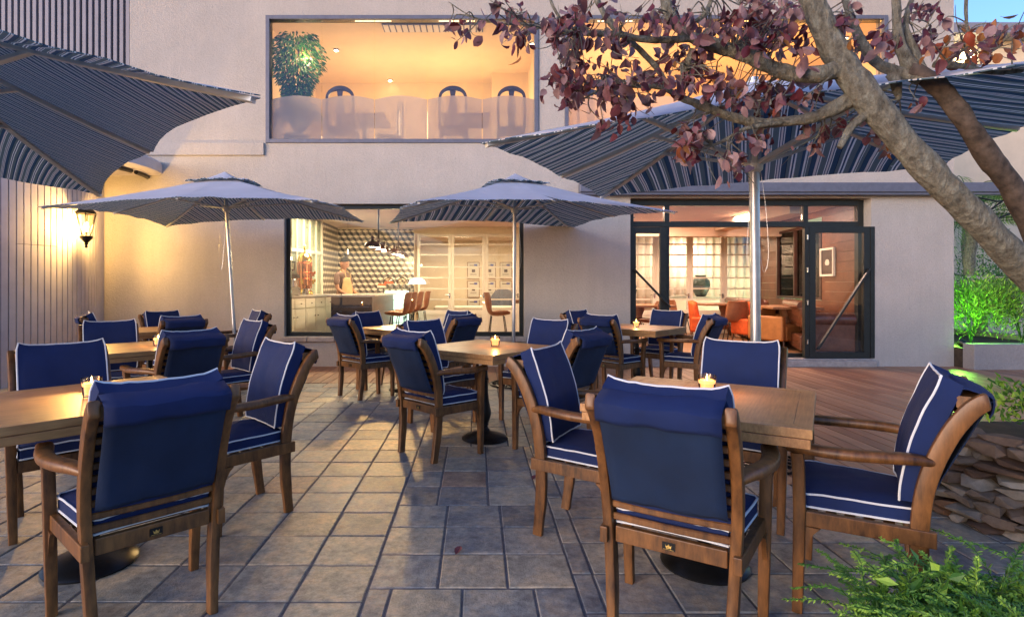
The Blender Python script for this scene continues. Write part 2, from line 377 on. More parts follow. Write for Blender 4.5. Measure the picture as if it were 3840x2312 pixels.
# ------------------------------------------------------------------ ground, paving, deck
g = MB(); g.box((-40, -20, -.3), (40, 60, -.05)); tag(g.build('ground', M['outlet']), kind='structure')
g = MB(); g.box((-9, -3, -.05), (7.5, 8.7, -.0045)); tag(g.build('grout_bed', M['grout']), kind='structure')
def deck_edge(X):
    pts = [(-9, 7.2), (.85, 7.2), (1.3, 6.0), (1.85, 3.55), (7.6, 3.2), (8.6, 3.2)]
    for (a, ya), (b, yb) in zip(pts, pts[1:]):
        if X <= b: return ya + (yb - ya) * (X - a) / (b - a)
    return 3.2
T = .293; G = .0036
pav = MB(); rnd = random.Random(4)
def tile(x0, y0, x1, y1):
    if x1 - x0 < .03 or y1 - y0 < .03: return
    h = rnd.uniform(-.0015, .0015); j = lambda: rnd.uniform(-.0018, .0018)
    g_ = G * rnd.uniform(.8, 1.25)
    lo = [(x0 + g_ + j(), y0 + g_ + j()), (x1 - g_ + j(), y0 + g_ + j()), (x1 - g_ + j(), y1 - g_ + j()), (x0 + g_ + j(), y1 - g_ + j())]
    c = Vector(((x0 + x1) / 2, (y0 + y1) / 2)); e = .006
    top = [(p[0] + (e if p[0] < c.x else -e), p[1] + (e if p[1] < c.y else -e), h) for p in lo]
    mid = [(p[0] + (.002 if p[0] < c.x else -.002), p[1] + (.002 if p[1] < c.y else -.002), h - .003) for p in lo]
    bot = [(p[0], p[1], -.012) for p in lo]
    tone = min(1, max(.001, rnd.gauss(.34 if (x0 > -.5 and y0 < 3.6) else .46, .27)))
    pav.add(bot + mid + top, [(8, 9, 10, 11)] + [(i, (i + 1) % 4, 4 + (i + 1) % 4, 4 + i) for i in range(4)] + [(4 + i, 4 + (i + 1) % 4, 8 + (i + 1) % 4, 8 + i) for i in range(4)], 0, tone)
def panel(xa, xb, ya, yb, px, py):
    y = py - math.ceil((py - ya) / T) * T
    while y < yb - .01:
        x = px - math.ceil((px - xa) / T) * T
        while x < xb - .01:
            a, b, c_, d_ = max(x, xa), min(x + T, xb), max(y, ya), min(y + T, yb)
            if d_ <= deck_edge((a + b) / 2) + .3: tile(a, c_, b, min(d_, 7.22))
            x += T
        y += T
yy = 3.106 - 15 * T; k_ = 0; shift = [0, 0, .09, 0, -.07, 0, 0, .12, 0, .05]
while yy < 7.3:                                                       # left field, a few courses shifted
    nrow = 3 if k_ % 2 else 4; y2 = min(yy + nrow * T, 7.3)
    if yy < 3.2 < y2 or yy < 2.6: panel(-.45 - 20 * T, -.45, yy, y2, -.45, 3.106)
    else: panel(-.45 - 20 * T, -.45, yy, y2, -.45 + shift[k_ % 10], 3.106)
    yy = yy + nrow * T; k_ += 1
panel(-.45, .41, -1.2, 2.326, -.06, 2.326)                         # pinwheel at the front
panel(-.45, .41, 2.326, 3.208, -.166, 3.208)
panel(-.45, .41, 3.208, 3.208 + 4 * T, -.229, 3.208)
panel(-.45, .41, 3.208 + 4 * T, 7.3, -.05, 3.208)
panel(.41, 7.4, -1.2, 7.3, .50, 3.03)
tag(pav.build('tile_paving', M['tile'], smooth=False), kind='structure')
dk = MB(); x = -9.0
while x < 8.6:
    xm = x + .065; a = deck_edge(xm); y = a
    segs = [a]; q = a + rnd.uniform(.4, 2.4)
    while q < 8.5: segs.append(q); q += 2.4
    segs.append(8.66 if xm < 7.3 else 9.4)
    for s0, s1 in zip(segs, segs[1:]):
        if s1 - s0 > .05: dk.box((x + .004, s0 + .002, -.02), (x + .122, s1 - .002, .004 + rnd.uniform(-.001, .001)), 0, rnd.uniform(.02, 1))
    x += .127
tag(dk.build('timber_deck', M['deck']), kind='structure')
g = MB(); e_ = [(-9, 7.2), (.85, 7.2), (1.3, 6.0), (1.85, 3.55), (7.6, 3.2)]
for (a, ya), (b, yb) in zip(e_, e_[1:]):
    g.sweep([(a, ya, -.012), (b, yb, -.012)], [(-.012, -.012), (.012, -.012), (.012, .015), (-.012, .015)], (0, 0, 1))
tag(g.build('deck_edging', M['black']), kind='structure')

# ------------------------------------------------------------------ the restaurant building
FY = 8.65; XR = 7.32
bld = thing('restaurant_building', (0, FY, 0), 0, 'pale stucco two storey restaurant with lit picture windows and glass doors', 'building')
def inb(mb, name, mats, parent=None, **k):      # build in world coordinates under the building
    p = parent or bld
    off = Vector((0, FY, 0)); mb.v = [v - off for v in mb.v]; return mb.build(name, mats, p, **k)
w1 = MB(); d_ = .25
def wallbox(x0, x1, z0, z1, y0=FY, y1=FY + d_, mb=None): (mb or w1).box((x0, y0, z0), (x1, y1, z1))
LW = (-2.97, .72, .46, 2.50); DW = (2.35, 6.05, .12, 2.59); U1W = (-3.25, .94, 3.43, 5.39); U2W = (1.34, 6.3, 3.43, 5.39)
# vertical strips with their openings cut out
def column(x0, x1, holes):
    z = -.05
    for a, b in holes: wallbox(x0, x1, z, a); z = b
    wallbox(x0, x1, z, 7.2)
xs = sorted({-5.34, LW[0], LW[1], DW[0], DW[1], U1W[0], U1W[1], U2W[0], U2W[1], XR})
for a, b in zip(xs, xs[1:]):
    m_ = (a + b) / 2; h = []
    for W_ in (LW, DW, U1W, U2W):
        if W_[0] < m_ < W_[1]: h.append((W_[2], W_[3]))
    column(a, b, sorted(h))
wallbox(-6.6, -5.34, -.05, 3.62)
w1.box((XR - .25, FY + d_, -.05), (XR, 11.3, 2.62)); w1.box((XR - .25, FY + d_, 2.62), (XR, 14.0, 7.2))
w1.box((-3.12, FY - .002, 2.62), (-3.10, FY, 2.63))
inb(w1, 'wall', M['stucco'])
g = MB(); g.box((-5.34, FY - .035, 3.24), (-3.27, FY - .001, 3.43)); inb(g, 'plaster_band', M['stucco'], bevel=.006)
# ground floor picture window
def frame_rect(mb, x0, x1, z0, z1, t, ya, yb, mi=0):
    mb.box((x0, ya, z0), (x0 + t, yb, z1), mi); mb.box((x1 - t, ya, z0), (x1, yb, z1), mi)
    mb.box((x0 + t, ya, z0), (x1 - t, yb, z0 + t), mi); mb.box((x0 + t, ya, z1 - t), (x1 - t, yb, z1), mi)
g = MB(); frame_rect(g, LW[0] + .002, LW[1] - .002, LW[2] + .002, LW[3] - .002, .065, FY + .10, FY + .17)
win = inb(g, 'window', M['dark'], bevel=.004)
zero = MB()
def sub(mb, name, mats, parent, **k):
    mb.v = [v - Vector((0, FY, 0)) for v in mb.v]; return mb.build(name, mats, parent, **k)
for a, b in ((-2.9, -2.02), (-2.017, -.82), (-.817, .25), (.253, .65)):
    g = MB(); g.box((a, FY + .13, LW[2] + .07), (b, FY + .138, LW[3] - .07)); sub(g, 'pane', M['glass'], win)
g = MB()
for a in [-3.02 + i * .42 for i in range(9)]: g.box((a, FY - .05, LW[2] - .075), (min(a + .414, .77), FY + .1, LW[2] - .002))
sub(g, 'sill', M['stonesill'], win, bevel=.01)
# upstairs picture windows
def upwin(W_, splits, arch=True, bar=False):
    g = MB(); frame_rect(g, W_[0] + .002, W_[1] - .002, W_[2] + .002, W_[3] - .002, .06, FY - .02, FY + .12)
    wn = inb(g, 'window', M['greyframe'], bevel=.004)
    for a, b in zip(splits, splits[1:]):
        g = MB(); g.box((a + .003, FY + .05, W_[2] + .063), (b - .003, FY + .06, W_[3] - .063)); sub(g, 'pane', M['glass'], wn)
        n = 14; v = []; f = []
        for i in range(n + 1):
            t = i / n; x = a + .004 + (b - a - .008) * t; z = 4.12 + .06 * math.sin(math.pi * t)
            v += [(x, FY + .062, W_[2] + .063), (x, FY + .062, z), (x, FY + .0632, W_[2] + .063), (x, FY + .0632, z)]
        for i in range(n): k = i * 4; f += [(k, k + 4, k + 5, k + 1), (k + 2, k + 3, k + 7, k + 6), (k + 1, k + 5, k + 7, k + 3)]
        g = MB(); g.add(v, f); sub(g, 'frosted_film', M['frost'], wn)
    if bar:
        g = MB(); g.box((W_[0] + .06, FY + .03, 4.38), (W_[0] + 2.0, FY + .08, 4.41)); sub(g, 'glazing_bar', M['greyframe'], wn)
    return wn
upwin(U1W, [-3.19, -2.405, -1.59, -.77, .075, .88])
upwin(U2W, [1.40, 2.32, 3.25, 4.15, 5.1, 6.24], bar=True)
# glazed folding doors
dg = MB(); DY = FY + .16
frame_rect(dg, 2.36, 6.04, .10, 2.58, .085, DY, DY + .09)
dg.box((2.445, DY, 2.16), (5.955, DY + .09, 2.245))
for X in (2.93, 5.10): dg.box((X, DY, 2.245), (X + .075, DY + .09, 2.495))
dg.box((2.93, DY, .185), (3.005, DY + .09, 2.16))
door = inb(dg, 'doorway', M['dark'], bevel=.004)
for a, b in ((2.447, 2.928), (3.007, 5.098), (5.177, 5.953)):
    g = MB(); g.box((a, DY + .04, 2.247), (b, DY + .048, 2.493)); sub(g, 'pane', M['glass'], door)
def leaf_(x0, x1, y, name='door_leaf'):
    g = MB(); frame_rect(g, x0, x1, .13, 2.15, .095, y, y + .055); g.box((x0 + .095, y + .02, .225), (x1 - .095, y + .03, 2.055), 1)
    return sub(g, name, [M['dark'], M['glass']], door, bevel=.003)
leaf_(2.37, 2.935, DY - .065)
leaf_(5.10, 6.03, DY - .165)
g = MB(); g.box((6.035, DY - .17, .13), (6.10, DY - .10, 2.15)); g.box((5.03, DY - .16, .13), (5.065, DY - .09, 2.15)); g.box((5.068, DY - .16, .13), (5.097, DY - .10, 2.15)); sub(g, 'folded_leaf_edge', M['dark'], door, bevel=.003)
for zz in (.35, .95, 1.45, 1.95):
    g = MB(); g.tube([(5.066, DY - .175, zz), (5.066, DY - .175, zz + .07)], .012, 8); sub(g, 'hinge', M['steel'], door, smooth=True)
for p, q in (((2.43, DY - .10, 1.49), (2.97, DY - .13, .92)), ((5.20, DY - .20, .27), (6.0, DY - .20, 1.50))):
    g = MB(); g.sweep([p, q], rr(.05, .03, .008), (0, 1, 0)); g.tube([q, (q[0], q[1] + .05, q[2])], .014, 8); sub(g, 'door_stay', M['dark'], door)
g = MB(); g.box((2.30, FY - .06, .002), (6.10, FY + .3, .10)); g.box((2.33, FY - .03, .10), (6.05, FY + .28, .125)); sub(g, 'threshold', M['stonesill'], door, bevel=.008)
# awning box above the doors, with a scroll bracket at its right end
aw = MB(); aw.box((1.55, FY - .16, 2.655), (8.9, FY - .01, 2.80)); aw.box((1.55, FY - .14, 2.615), (8.9, FY - .02, 2.65))
awn = inb(aw, 'awning_box', M['greyframe'], bevel=.01)
g = MB(); sp = [(8.25 - .06 + .10 * (1 - k / 26) * math.cos(k * .5), FY - .1, 2.50 + .10 * (1 - k / 26) * math.sin(k * .5)) for k in range(22)]
g.tube(sp, .012, 6); g.tube([(7.5, FY - .1, 2.60), (7.9, FY - .1, 2.52), (8.2, FY - .1, 2.56)], .012, 6); g.tube([(7.55, FY - .1, 2.22), (8.1, FY - .1, 2.62)], .014, 6)
g.tube([(7.7, FY - .1, 2.18), (8.5, FY - .1, 2.5)], .014, 6)
sub(g, 'bracket', M['black'], awn)

# left: board-clad curved corner, rounded slab, slat screen
cl = thing('clad_corner_wall', (-5.7, 8.0, 0), 0, 'white vertical board cladding on the curved wall at the left edge', 'wall')
pth = []; p = Vector((-6.55, 5.6)); a = 50.0
p = Vector((-5.63, 7.2)); ang = 75.0; right = [p.copy()]
for i in range(24):
    p = p + Vector((math.cos(R(ang)), math.sin(R(ang)))) * .085; right.append(p.copy()); ang += 2.4
p = Vector((-5.63, 7.2)); ang = 75.0; left = []
for i in range(24):
    p = p - Vector((math.cos(R(ang)), math.sin(R(ang)))) * .085; left.append(p.copy()); ang -= 1.6
line = left[::-1] + right
bd = MB(); base = MB()
for i, (p, q) in enumerate(zip(line, line[1:])):
    dv = (q - p).normalized(); nm = Vector((dv.y, -dv.x)); a = p + dv * .004; b = q - dv * .007
    for z0, z1 in (((-.0, 1.76), (1.765, 2.9)) if i < 27 and i > 20 else ((0, 2.9),)):
        o1, o2 = nm * .016, nm * -.004; vs = [(a + o2, z0), (b + o2, z0), (b + o1, z0), (a + o1, z0), (a + o2, z1), (b + o2, z1), (b + o1, z1), (a + o1, z1)]
        bd.add([(v.x, v.y, z) for v, z in vs], [(0, 3, 2, 1), (4, 5, 6, 7), (0, 1, 5, 4), (1, 2, 6, 5), (2, 3, 7, 6), (3, 0, 4, 7)])
    vs = [p - nm * .006, q - nm * .006, q - nm * .1, p - nm * .1]
    base.add([(v.x, v.y, z) for z in (0, 2.9) for v in vs], [(0, 1, 2, 3), (4, 5, 6, 7), (0, 1, 5, 4), (1, 2, 6, 5), (2, 3, 7, 6), (3, 0, 4, 7)])
off = Vector((-5.7, 8.0, 0))
for mb, n_, m_ in ((bd, 'cladding_boards', M['clad']), (base, 'backing', M['black'])):
    mb.v = [v - off for v in mb.v]; mb.build(n_, m_, cl, bevel=.003 if mb is bd else 0)
g = MB(); cx_, cy_ = -6.25, 8.25; prof = [(0, 2.93), (1.42, 2.93), (1.47, 2.96), (1.47, 3.10), (1.43, 3.14), (0, 3.14)]
g.lathe(prof, (cx_ - off.x, cy_ - off.y, 0), 64); g.build('rounded_slab', M['clad'], cl, smooth=True)
g = MB(); g.tube([(cx_ - off.x + 1.25 * math.cos(t * .1), cy_ - off.y + 1.25 * math.sin(t * .1), 2.905) for t in range(63)], .035, 6); g.build('slab_rail', M['black'], cl)
ss = thing('slat_screen', (-6.3, 8.9, 3.6), 0, 'dark grey vertical slat screen high on the left of the upper wall', 'screen')
g = MB(); x = -1.4
while x < .94: g.box((x, -.02, -.5), (x + .055, .03, 3.6)); x += .098
g.build('slat', M['slate'], ss)
g = MB(); g.box((-1.4, .12, -.5), (.95, .15, 3.6)); g.build('backing', M['black'], ss)

# lantern on the cladding
ln = thing('wall_lantern', (-5.36, 7.72, 1.93), 0, 'lit black carriage lantern on the white board wall', 'lantern')
g = MB()
for k in range(6):
    a = k * math.pi / 3; g.tube([(.055 * math.cos(a), .055 * math.sin(a), 0), (.125 * math.cos(a), .125 * math.sin(a), .30)], .007, 6)
g.lathe([(.012, -.17), (.02, -.15), (.012, -.13), (.03, -.11), (.018, -.10), (.045, -.07), (.075, -.04), (.078, -.005), (.06, .002)], n=18)
g.lathe([(.135, .295), (.14, .31), (.09, .36), (.03, .40), (.028, .43), (0, .44)], n=6)
g.tube([(0, 0, .42), (-.1, .03, .47), (-.24, .06, .40), (-.27, .07, .25)], .012, 8); g.box((-.31, .04, .12), (-.28, .11, .34))
g.build('lantern_frame', M['black'], ln, smooth=True)
g = MB(); g.lathe([(.05, .002), (.118, .295)], n=6); g.build('glass', M['tumbler'], ln)
g = MB(); g.lathe([(0, .05), (.02, .06), (.028, .12), (.018, .17), (0, .19)], n=12); g.build('bulb', M['glow'], ln, smooth=True)
light('lantern_light', 'POINT', (.02, -.03, .12), 66, (1, .58, .17), .08, ln)

# ------------------------------------------------------------------ armchair
def interp(tab, z):
    for (z0, y0), (z1, y1) in zip(tab, tab[1:]):
        if z <= z1: t = (z - z0) / (z1 - z0); return y0 + (y1 - y0) * t
    return tab[-1][1]
def make_chair():
    t = thing('armchair', (0, 0, 0), 0, '-', 'armchair', 'blue cushioned teak armchairs around the tables')
    pp = [(0, -.195), (.2, -.172), (.36, -.168), (.5, -.178), (.62, -.205), (.74, -.252), (.82, -.300), (.855, -.335)]
    for s in (-1, 1):
        path = smoothpath([(s * (.190 + .028 * min(1, z / .55)), y, z) for z, y in pp] + [(s * .218, -.352, .862)], 4)
        n = len(path); scl = [(.9 if i < 3 else 1.0) for i in range(n)]; scl[-1] = .6; scl[-2] = .92
        g = MB(); g.sweep(path, rr(.036, .056, .008, 2), (1, 0, 0), scl); g.build('leg', M['teak'], t, smooth=True)
        g = MB(); g.sweep([(s * .252, .205, 0), (s * .256, .20, .2), (s * .260, .197, .40), (s * .263, .20, .55), (s * .268, .205, .615)], rr(.042, .042, .006, 2), (1, 0, 0), [.85, .95, 1, 1, 1.05])
        br = [(.0, .0), (.05, .0), (.03, -.02), (.012, -.055), (0, -.10)]
        g.add([(s * (.255 - .004), .178 - a, .335 + b) for a, b in br] + [(s * (.255 + .012), .178 - a, .335 + b) for a, b in br], [(0, 1, 2, 3, 4), (9, 8, 7, 6, 5)] + [(i, (i + 1) % 5, 5 + (i + 1) % 5, 5 + i) for i in range(5)])
        g.build('leg', M['teak'], t, smooth=True)
        path = smoothpath([(s * .214, -.205, .632), (s * .240, -.15, .640), (s * .270, -.07, .640), (s * .287, .03, .636), (s * .285, .13, .634), (s * .272, .215, .636), (s * .270, .245, .634)], 4)
        n = len(path); sc_ = [.72 + .28 * min(1, i / 6) for i in range(n)]; sc_[-1] = .62; sc_[-2] = .85
        g = MB(); g.sweep(path, rr(.060, .040, .017, 3), (1, 0, 0), sc_); g.build('armrest', M['teak'], t, smooth=True)
    g = MB(); z0, z1 = .335, .392
    g.box((-.235, .182, z0), (.235, .212, z1)); g.box((-.185, -.183, z0), (.185, -.158, z1))
    for s in (-1, 1):
        vs = [(s * .205, -.215, z0), (s * .232, -.215, z0), (s * .262, .18, z0), (s * .235, .18, z0)]
        g.add(vs + [(x, y, z1) for x, y, _ in vs], [(0, 3, 2, 1), (4, 5, 6, 7), (0, 1, 5, 4), (1, 2, 6, 5), (2, 3, 7, 6), (3, 0, 4, 7)])
    for k in range(5): y = -.10 + k * .06; g.box((-.215, y, .372), (.215, y + .035, .388))
    g.build('seat_frame', M['teak'], t, bevel=.003)
    g = MB()
    for k in range(10):
        z = .425 + k * .045; y = interp(pp, z); y2 = interp(pp, z + .022)
        bow = .012
        path = [(u * .205, (y + y2) / 2 - bow * (1 - u * u) * .8, z) for u in (-1, -.5, 0, .5, 1)]
        g.sweep(path, rr(.016, .024, .004, 1), (0, 1, 0))
    g.sweep([(u * .207, -.306 - .010 * (1 - u * u), .848) for u in (-1, -.5, 0, .5, 1)], rr(.075, .044, .006, 1), (0, 1, 0))
    g.build('back_slats', M['teak'], t)
    g = MB(); g.box((-.021, -.1865, .350), (.021, -.1835, .377)); 
    bd = g.build('badge', M['black'], t)
    g = MB(); g.add([(-.008, -.1875, .357), (.008, -.1875, .357), (.011, -.1875, .370), (.005, -.1875, .364), (0, -.1875, .372), (-.005, -.1875, .364), (-.011, -.1875, .370)], [(0, 1, 2, 3, 4, 5, 6)])
    g.box((-.018, -.1872, .3525), (.018, -.1868, .354)); g.build('crown_mark', M['brass'], bd)
    # seat cushion
    def cushion(name, P, nu, nv_, parent, bulge, th, mat):
        """P(u,v) -> (centre point, normal, width factor); boxed cushion with soft faces"""
        g = MB(); top = {}; bot = {}
        for i in range(nu + 1):
            for j in range(nv_ + 1):
                u = -1 + 2 * i / nu; v = j / nv_
                c, nm = P(u, v); e = (1 - u ** 6) * (1 - (2 * v - 1) ** 6)
                wr_ = .005 * noise.noise(Vector((u * 3, v * 5, 3.1))) + .0032 * noise.noise(Vector((u * 13, v * 4, 1.1))) * (.4 + abs(2 * v - 1))
                top[i, j] = len(g.v); g.v.append(c + nm * (th / 2 + bulge * e + wr_))
                bot[i, j] = len(g.v); g.v.append(c - nm * (th / 2 + bulge * .4 * e))
        def F_(*a): g.f.append(list(a)); g.m.append(0); g.t.append(0)
        for i in range(nu):
            for j in range(nv_):
                F_(top[i, j], top[i + 1, j], top[i + 1, j + 1], top[i, j + 1]); F_(bot[i, j], bot[i, j + 1], bot[i + 1, j + 1], bot[i + 1, j])
        for i in range(nu):
            F_(bot[i, 0], bot[i + 1, 0], top[i + 1, 0], top[i, 0]); F_(top[i, nv_], top[i + 1, nv_], bot[i + 1, nv_], bot[i, nv_])
        for j in range(nv_):
            F_(top[0, j], top[0, j + 1], bot[0, j + 1], bot[0, j]); F_(bot[nu, j], bot[nu, j + 1], top[nu, j + 1], top[nu, j])
        ring = [(i, 0) for i in range(nu)] + [(nu, j) for j in range(nv_)] + [(i, nv_) for i in range(nu, 0, -1)] + [(0, j) for j in range(nv_, 0, -1)]
        lt = [g.v[top[k]].copy() for k in ring]; lb = [g.v[bot[k]].copy() for k in ring]
        o = g.build(name, mat, parent, smooth=True, angle=50)
        g = MB(); g.tube(lt, .0042, 6, closed=True, cap=False)
        if name == 'seat_cushion': g.tube(lb, .0042, 6, closed=True, cap=False)
        g.build('piping', M['piping'], o, smooth=True)
        return o
    def Ps(u, v):
        hw = .196 + .042 * v; rc = 1 - .06 * max(0, abs(2 * v - 1) - .86) / .14
        return Vector((u * hw * rc, -.165 + v * .385 * (1 - .0 * u), .430 - .004 * abs(u) ** 3)), Vector((0, 0, 1))
    cushion('seat_cushion', Ps, 16, 16, t, .014, .050, M['navy'])
    def yc(v): return -.145 - .115 * v ** 1.8
    def Pb(u, v):
        z = .475 + .425 * v; y = yc(v); dy = (yc(min(1, v + .02)) - yc(max(0, v - .02))) / (.425 * (.04 if .02 < v < .98 else .02))
        nm = Vector((0, 1, -dy)).normalized(); rc = 1 - .05 * max(0, abs(2 * v - 1) - .86) / .14
        return Vector((u * .205 * rc, y - .012 * (1 - u * u), z + (.006 * u * u + .014 * abs(u) ** 7) * v ** 6)), nm
    cushion('back_cushion', Pb, 16, 16, t, .015, .068, M['navy'])
    # cover: flap over the post tops and panel hanging down the back
    g = MB(); n = 10
    def sheet(prof, hw, sag=.01, thick=.004, sk=0):
        idx = []
        for k, (y, z) in enumerate(prof):
            row = []
            for i in range(n + 1):
                u = -1 + 2 * i / n; wv = .007 * noise.noise(Vector((u * 2.5, k * .5, hw * 9))) + .003 * noise.noise(Vector((u * 9, k * .3, hw * 5)))
                row.append(len(g.v)); g.v.append(Vector((u * (hw + sk * k), y - sag * (1 - u * u) + wv, z + wv)))
            idx.append(row)
        for a, b in zip(idx, idx[1:]):
            for i in range(n): g.f.append([a[i], a[i + 1], b[i + 1], b[i]]); g.m.append(0); g.t.append(0)
    sheet([(-.272, .892), (-.285, .897), (-.30, .896), (-.33, .886), (-.362, .872), (-.372, .862), (-.371, .845), (-.364, .815), (-.358, .80)], .196, .012)
    fl = g.build('cover_flap', M['navy'], t, smooth=True); fl.modifiers.new('solid', 'SOLIDIFY').thickness = .004
    g = MB(); sheet([(-.362, .862), (-.352, .84), (-.324, .78), (-.294, .71), (-.264, .64), (-.234, .57), (-.209, .51), (-.203, .496)], .190, .006)
    fl = g.build('back_cover', M['navy_light_cast'], t, smooth=True); fl.modifiers.new('solid', 'SOLIDIFY').thickness = .003
    return t
chair = make_chair(); cu = [False]
GP = 'blue cushioned teak armchairs around the tables'
# x, y, facing angle of the sitter, label
CH = [
 (-1.288, 2.163, 134.6, 'large armchair in the left foreground seen from behind, badge on its rear rail'),
 (-1.318, 3.124, 223.5, 'armchair facing left just behind the big left foreground chair'),
 (.748, 2.07, 57.8, 'large armchair in the right foreground seen from behind'),
 (.569, 2.898, -30.3, 'armchair facing right at the left side of the right foreground table'),
 (-.299, 4.231, 44.6, 'armchair with its back to us left of the black pedestal of the middle table'),
 (-.341, 5.126, -45.1, 'armchair facing us beyond the left corner of the middle table'),
 (.549, 5.224, 229.4, 'armchair facing us beyond the right corner of the middle table, near the umbrella pole'),
 (.613, 4.345, 135.7, 'armchair with its slate blue back to us right of the middle table'),
 (1.530, 6.344, 43.3, 'armchair with its back to us left of the far right table on the deck'),
 (2.307, 7.156, 226.4, 'armchair facing us behind the far right table before the glass doors'),
 (2.395, 6.400, 139.0, 'armchair facing left on the right side of the far right deck table'),
 (1.475, 7.166, -43.6, 'armchair against the plain wall between window and glass doors'),
 (1.433, 3.147, 236.1, 'armchair facing us behind the right foreground table, in front of the thick pole'),
 (1.542, 2.259, 145.8, 'armchair in side view at the right of the right foreground table by the fern'),
 (-2.262, 5.107, 225.7, 'armchair facing left right of the middle left table, before the leaning pole'),
 (-2.283, 4.267, 141.5, 'armchair seen from behind at the front of the middle left table'),
 (-3.253, 5.022, -52.0, 'armchair facing us behind the middle left table, beside the white cladding'),
 (-3.339, 6.192, 136.4, 'small distant armchair with its back to us at the farthest left table'),
 (-3.822, 7.021, -36.8, 'distant armchair facing us at the farthest left table, against the yellow lit wall'),
 (-3.06, 7.20, 216.0, 'distant armchair facing left just right of the leaning left umbrella pole'),
 (-1.284, 6.394, 47.3, 'armchair with its back to us at the left of the table under the picture window'),
 (-1.167, 6.821, -34.5, 'armchair facing us behind the window table, below the bar stools'),
 (-.363, 6.447, 140.2, 'armchair seen from behind at the right of the table under the picture window'),
 (-.423, 7.104, 223.1, 'armchair facing us behind the window table, mostly hidden by the chair before it'),
 (-4.46, 6.90, 40.0, 'armchair facing right beside the white cladding at the farthest left table'),
 (-2.21, 3.05, -46.0, 'armchair facing us at the left edge behind the left foreground table'),
]
for x, y, a, lb in CH: place(chair, cu, (x, y, 0.004 if y > deck_edge(x) else 0), R(a - 90), lb)

# ------------------------------------------------------------------ square tables on black turned pedestals
def make_table():
    t = thing('pedestal_table', (0, 0, 0), 0, '-', 'table', 'square wooden tables on black pedestals')
    g = MB(); h = .425; b = .06
    for k in range(4):
        m_ = Matrix.Rotation(k * math.pi / 2, 4, 'Z')
        vs = [m_ @ Vector(p) for p in ((-h, -h, .716), (h, -h, .716), (h - b, -h + b, .716), (-h + b, -h + b, .716), (-h, -h, .75), (h, -h, .75), (h - b, -h + b, .75), (-h + b, -h + b, .75))]
        g.add(vs, [(0, 3, 2, 1), (4, 5, 6, 7), (0, 1, 5, 4), (1, 2, 6, 5), (2, 3, 7, 6), (3, 0, 4, 7)])
    g.box((-h + b + .0008, -h + b + .0008, .717), (h - b - .0008, h - b - .0008, .7495))
    g.build('tabletop', M['tabletop'], t, bevel=.002)
    g = MB(); g.box((-h + .006, -h + .006, .678), (h - .006, h - .006, .713)); g.build('apron', M['tabletop'], t, bevel=.003)
    g = MB()
    g.lathe([(.187, 0), (.189, .008), (.18, .018), (.14, .036), (.09, .05), (.05, .06), (.041, .064), (.041, .078), (.032, .086), (.025, .098), (.028, .112), (.034, .118), (.03, .126), (.036, .145), (.048, .18), (.052, .205), (.05, .235), (.043, .275), (.034, .32), (.028, .38), (.026, .44), (.026, .475), (.033, .482), (.033, .490), (.026, .497), (.023, .52), (.023, .64), (.05, .655), (.11, .67), (.11, .677)], n=36)
    g.build('pedestal', M['black'], t, smooth=True)
    return t
tb = make_table(); tu = [False]
TB = [(1.02, 2.53, 58.3, 'table in the right foreground with a brightly glowing candle'),
      (.06, 4.60, 49.8, 'table in the middle of the patio on its fully visible black pedestal'),
      (1.90, 6.70, 48, 'table on the deck before the glass doors'),
      (-2.72, 4.67, 45, 'middle table of the left side, partly behind two chair backs'),
      (-1.74, 2.54, 48, 'table cut by the left edge in the foreground with warm yellow shine'),
      (-3.60, 6.52, 44, 'farthest left table under the striped umbrella near the yellow wall'),
      (-.87, 6.74, 45, 'table just below the picture window')]
for x, y, a, lb in TB: place(tb, tu, (x, y, 0.004 if y > deck_edge(x) else 0), R(a), lb)

# candles in glass tumblers
def make_candle():
    t = thing('candle_glass', (0, 0, 0), 0, '-', 'candle', 'candles burning in glass tumblers')
    g = MB(); g.lathe([(.030, 0), (.034, .002), (.041, .085), (.0395, .086), (.0325, .012), (0, .010)], n=24); g.build('tumbler', M['tumbler'], t, smooth=True)
    g = MB(); g.lathe([(.0, .013), (.032, .014), (.0375, .062), (.034, .060), (0, .059)], n=24); g.build('wax', M['wax'], t, smooth=True)
    g = MB(); g.lathe([(0, .062), (.0028, .066), (.004, .073), (.002, .083), (0, .092)], n=10); g.build('flame', M['flame'], t, smooth=True)
    light('candle_light', 'POINT', (0, 0, .110), .8, (1, .50, .15), .012, t)
    return t
cd = make_candle(); cu2 = [False]
for x, y, z, lb in ((1.06, 2.60, .7505, 'candle on the right foreground table'), (.146, 4.60, .7505, 'candle on the middle table'), (1.885, 6.68, .7545, 'candle on the deck table before the glass doors'),
                  (-2.64, 4.66, .7505, 'candle on the middle left table behind a chair back'), (-1.733, 2.53, .7505, 'candle on the left foreground table')):
    place(cd, cu2, (x, y, z), 0, 'small glass ' + lb)

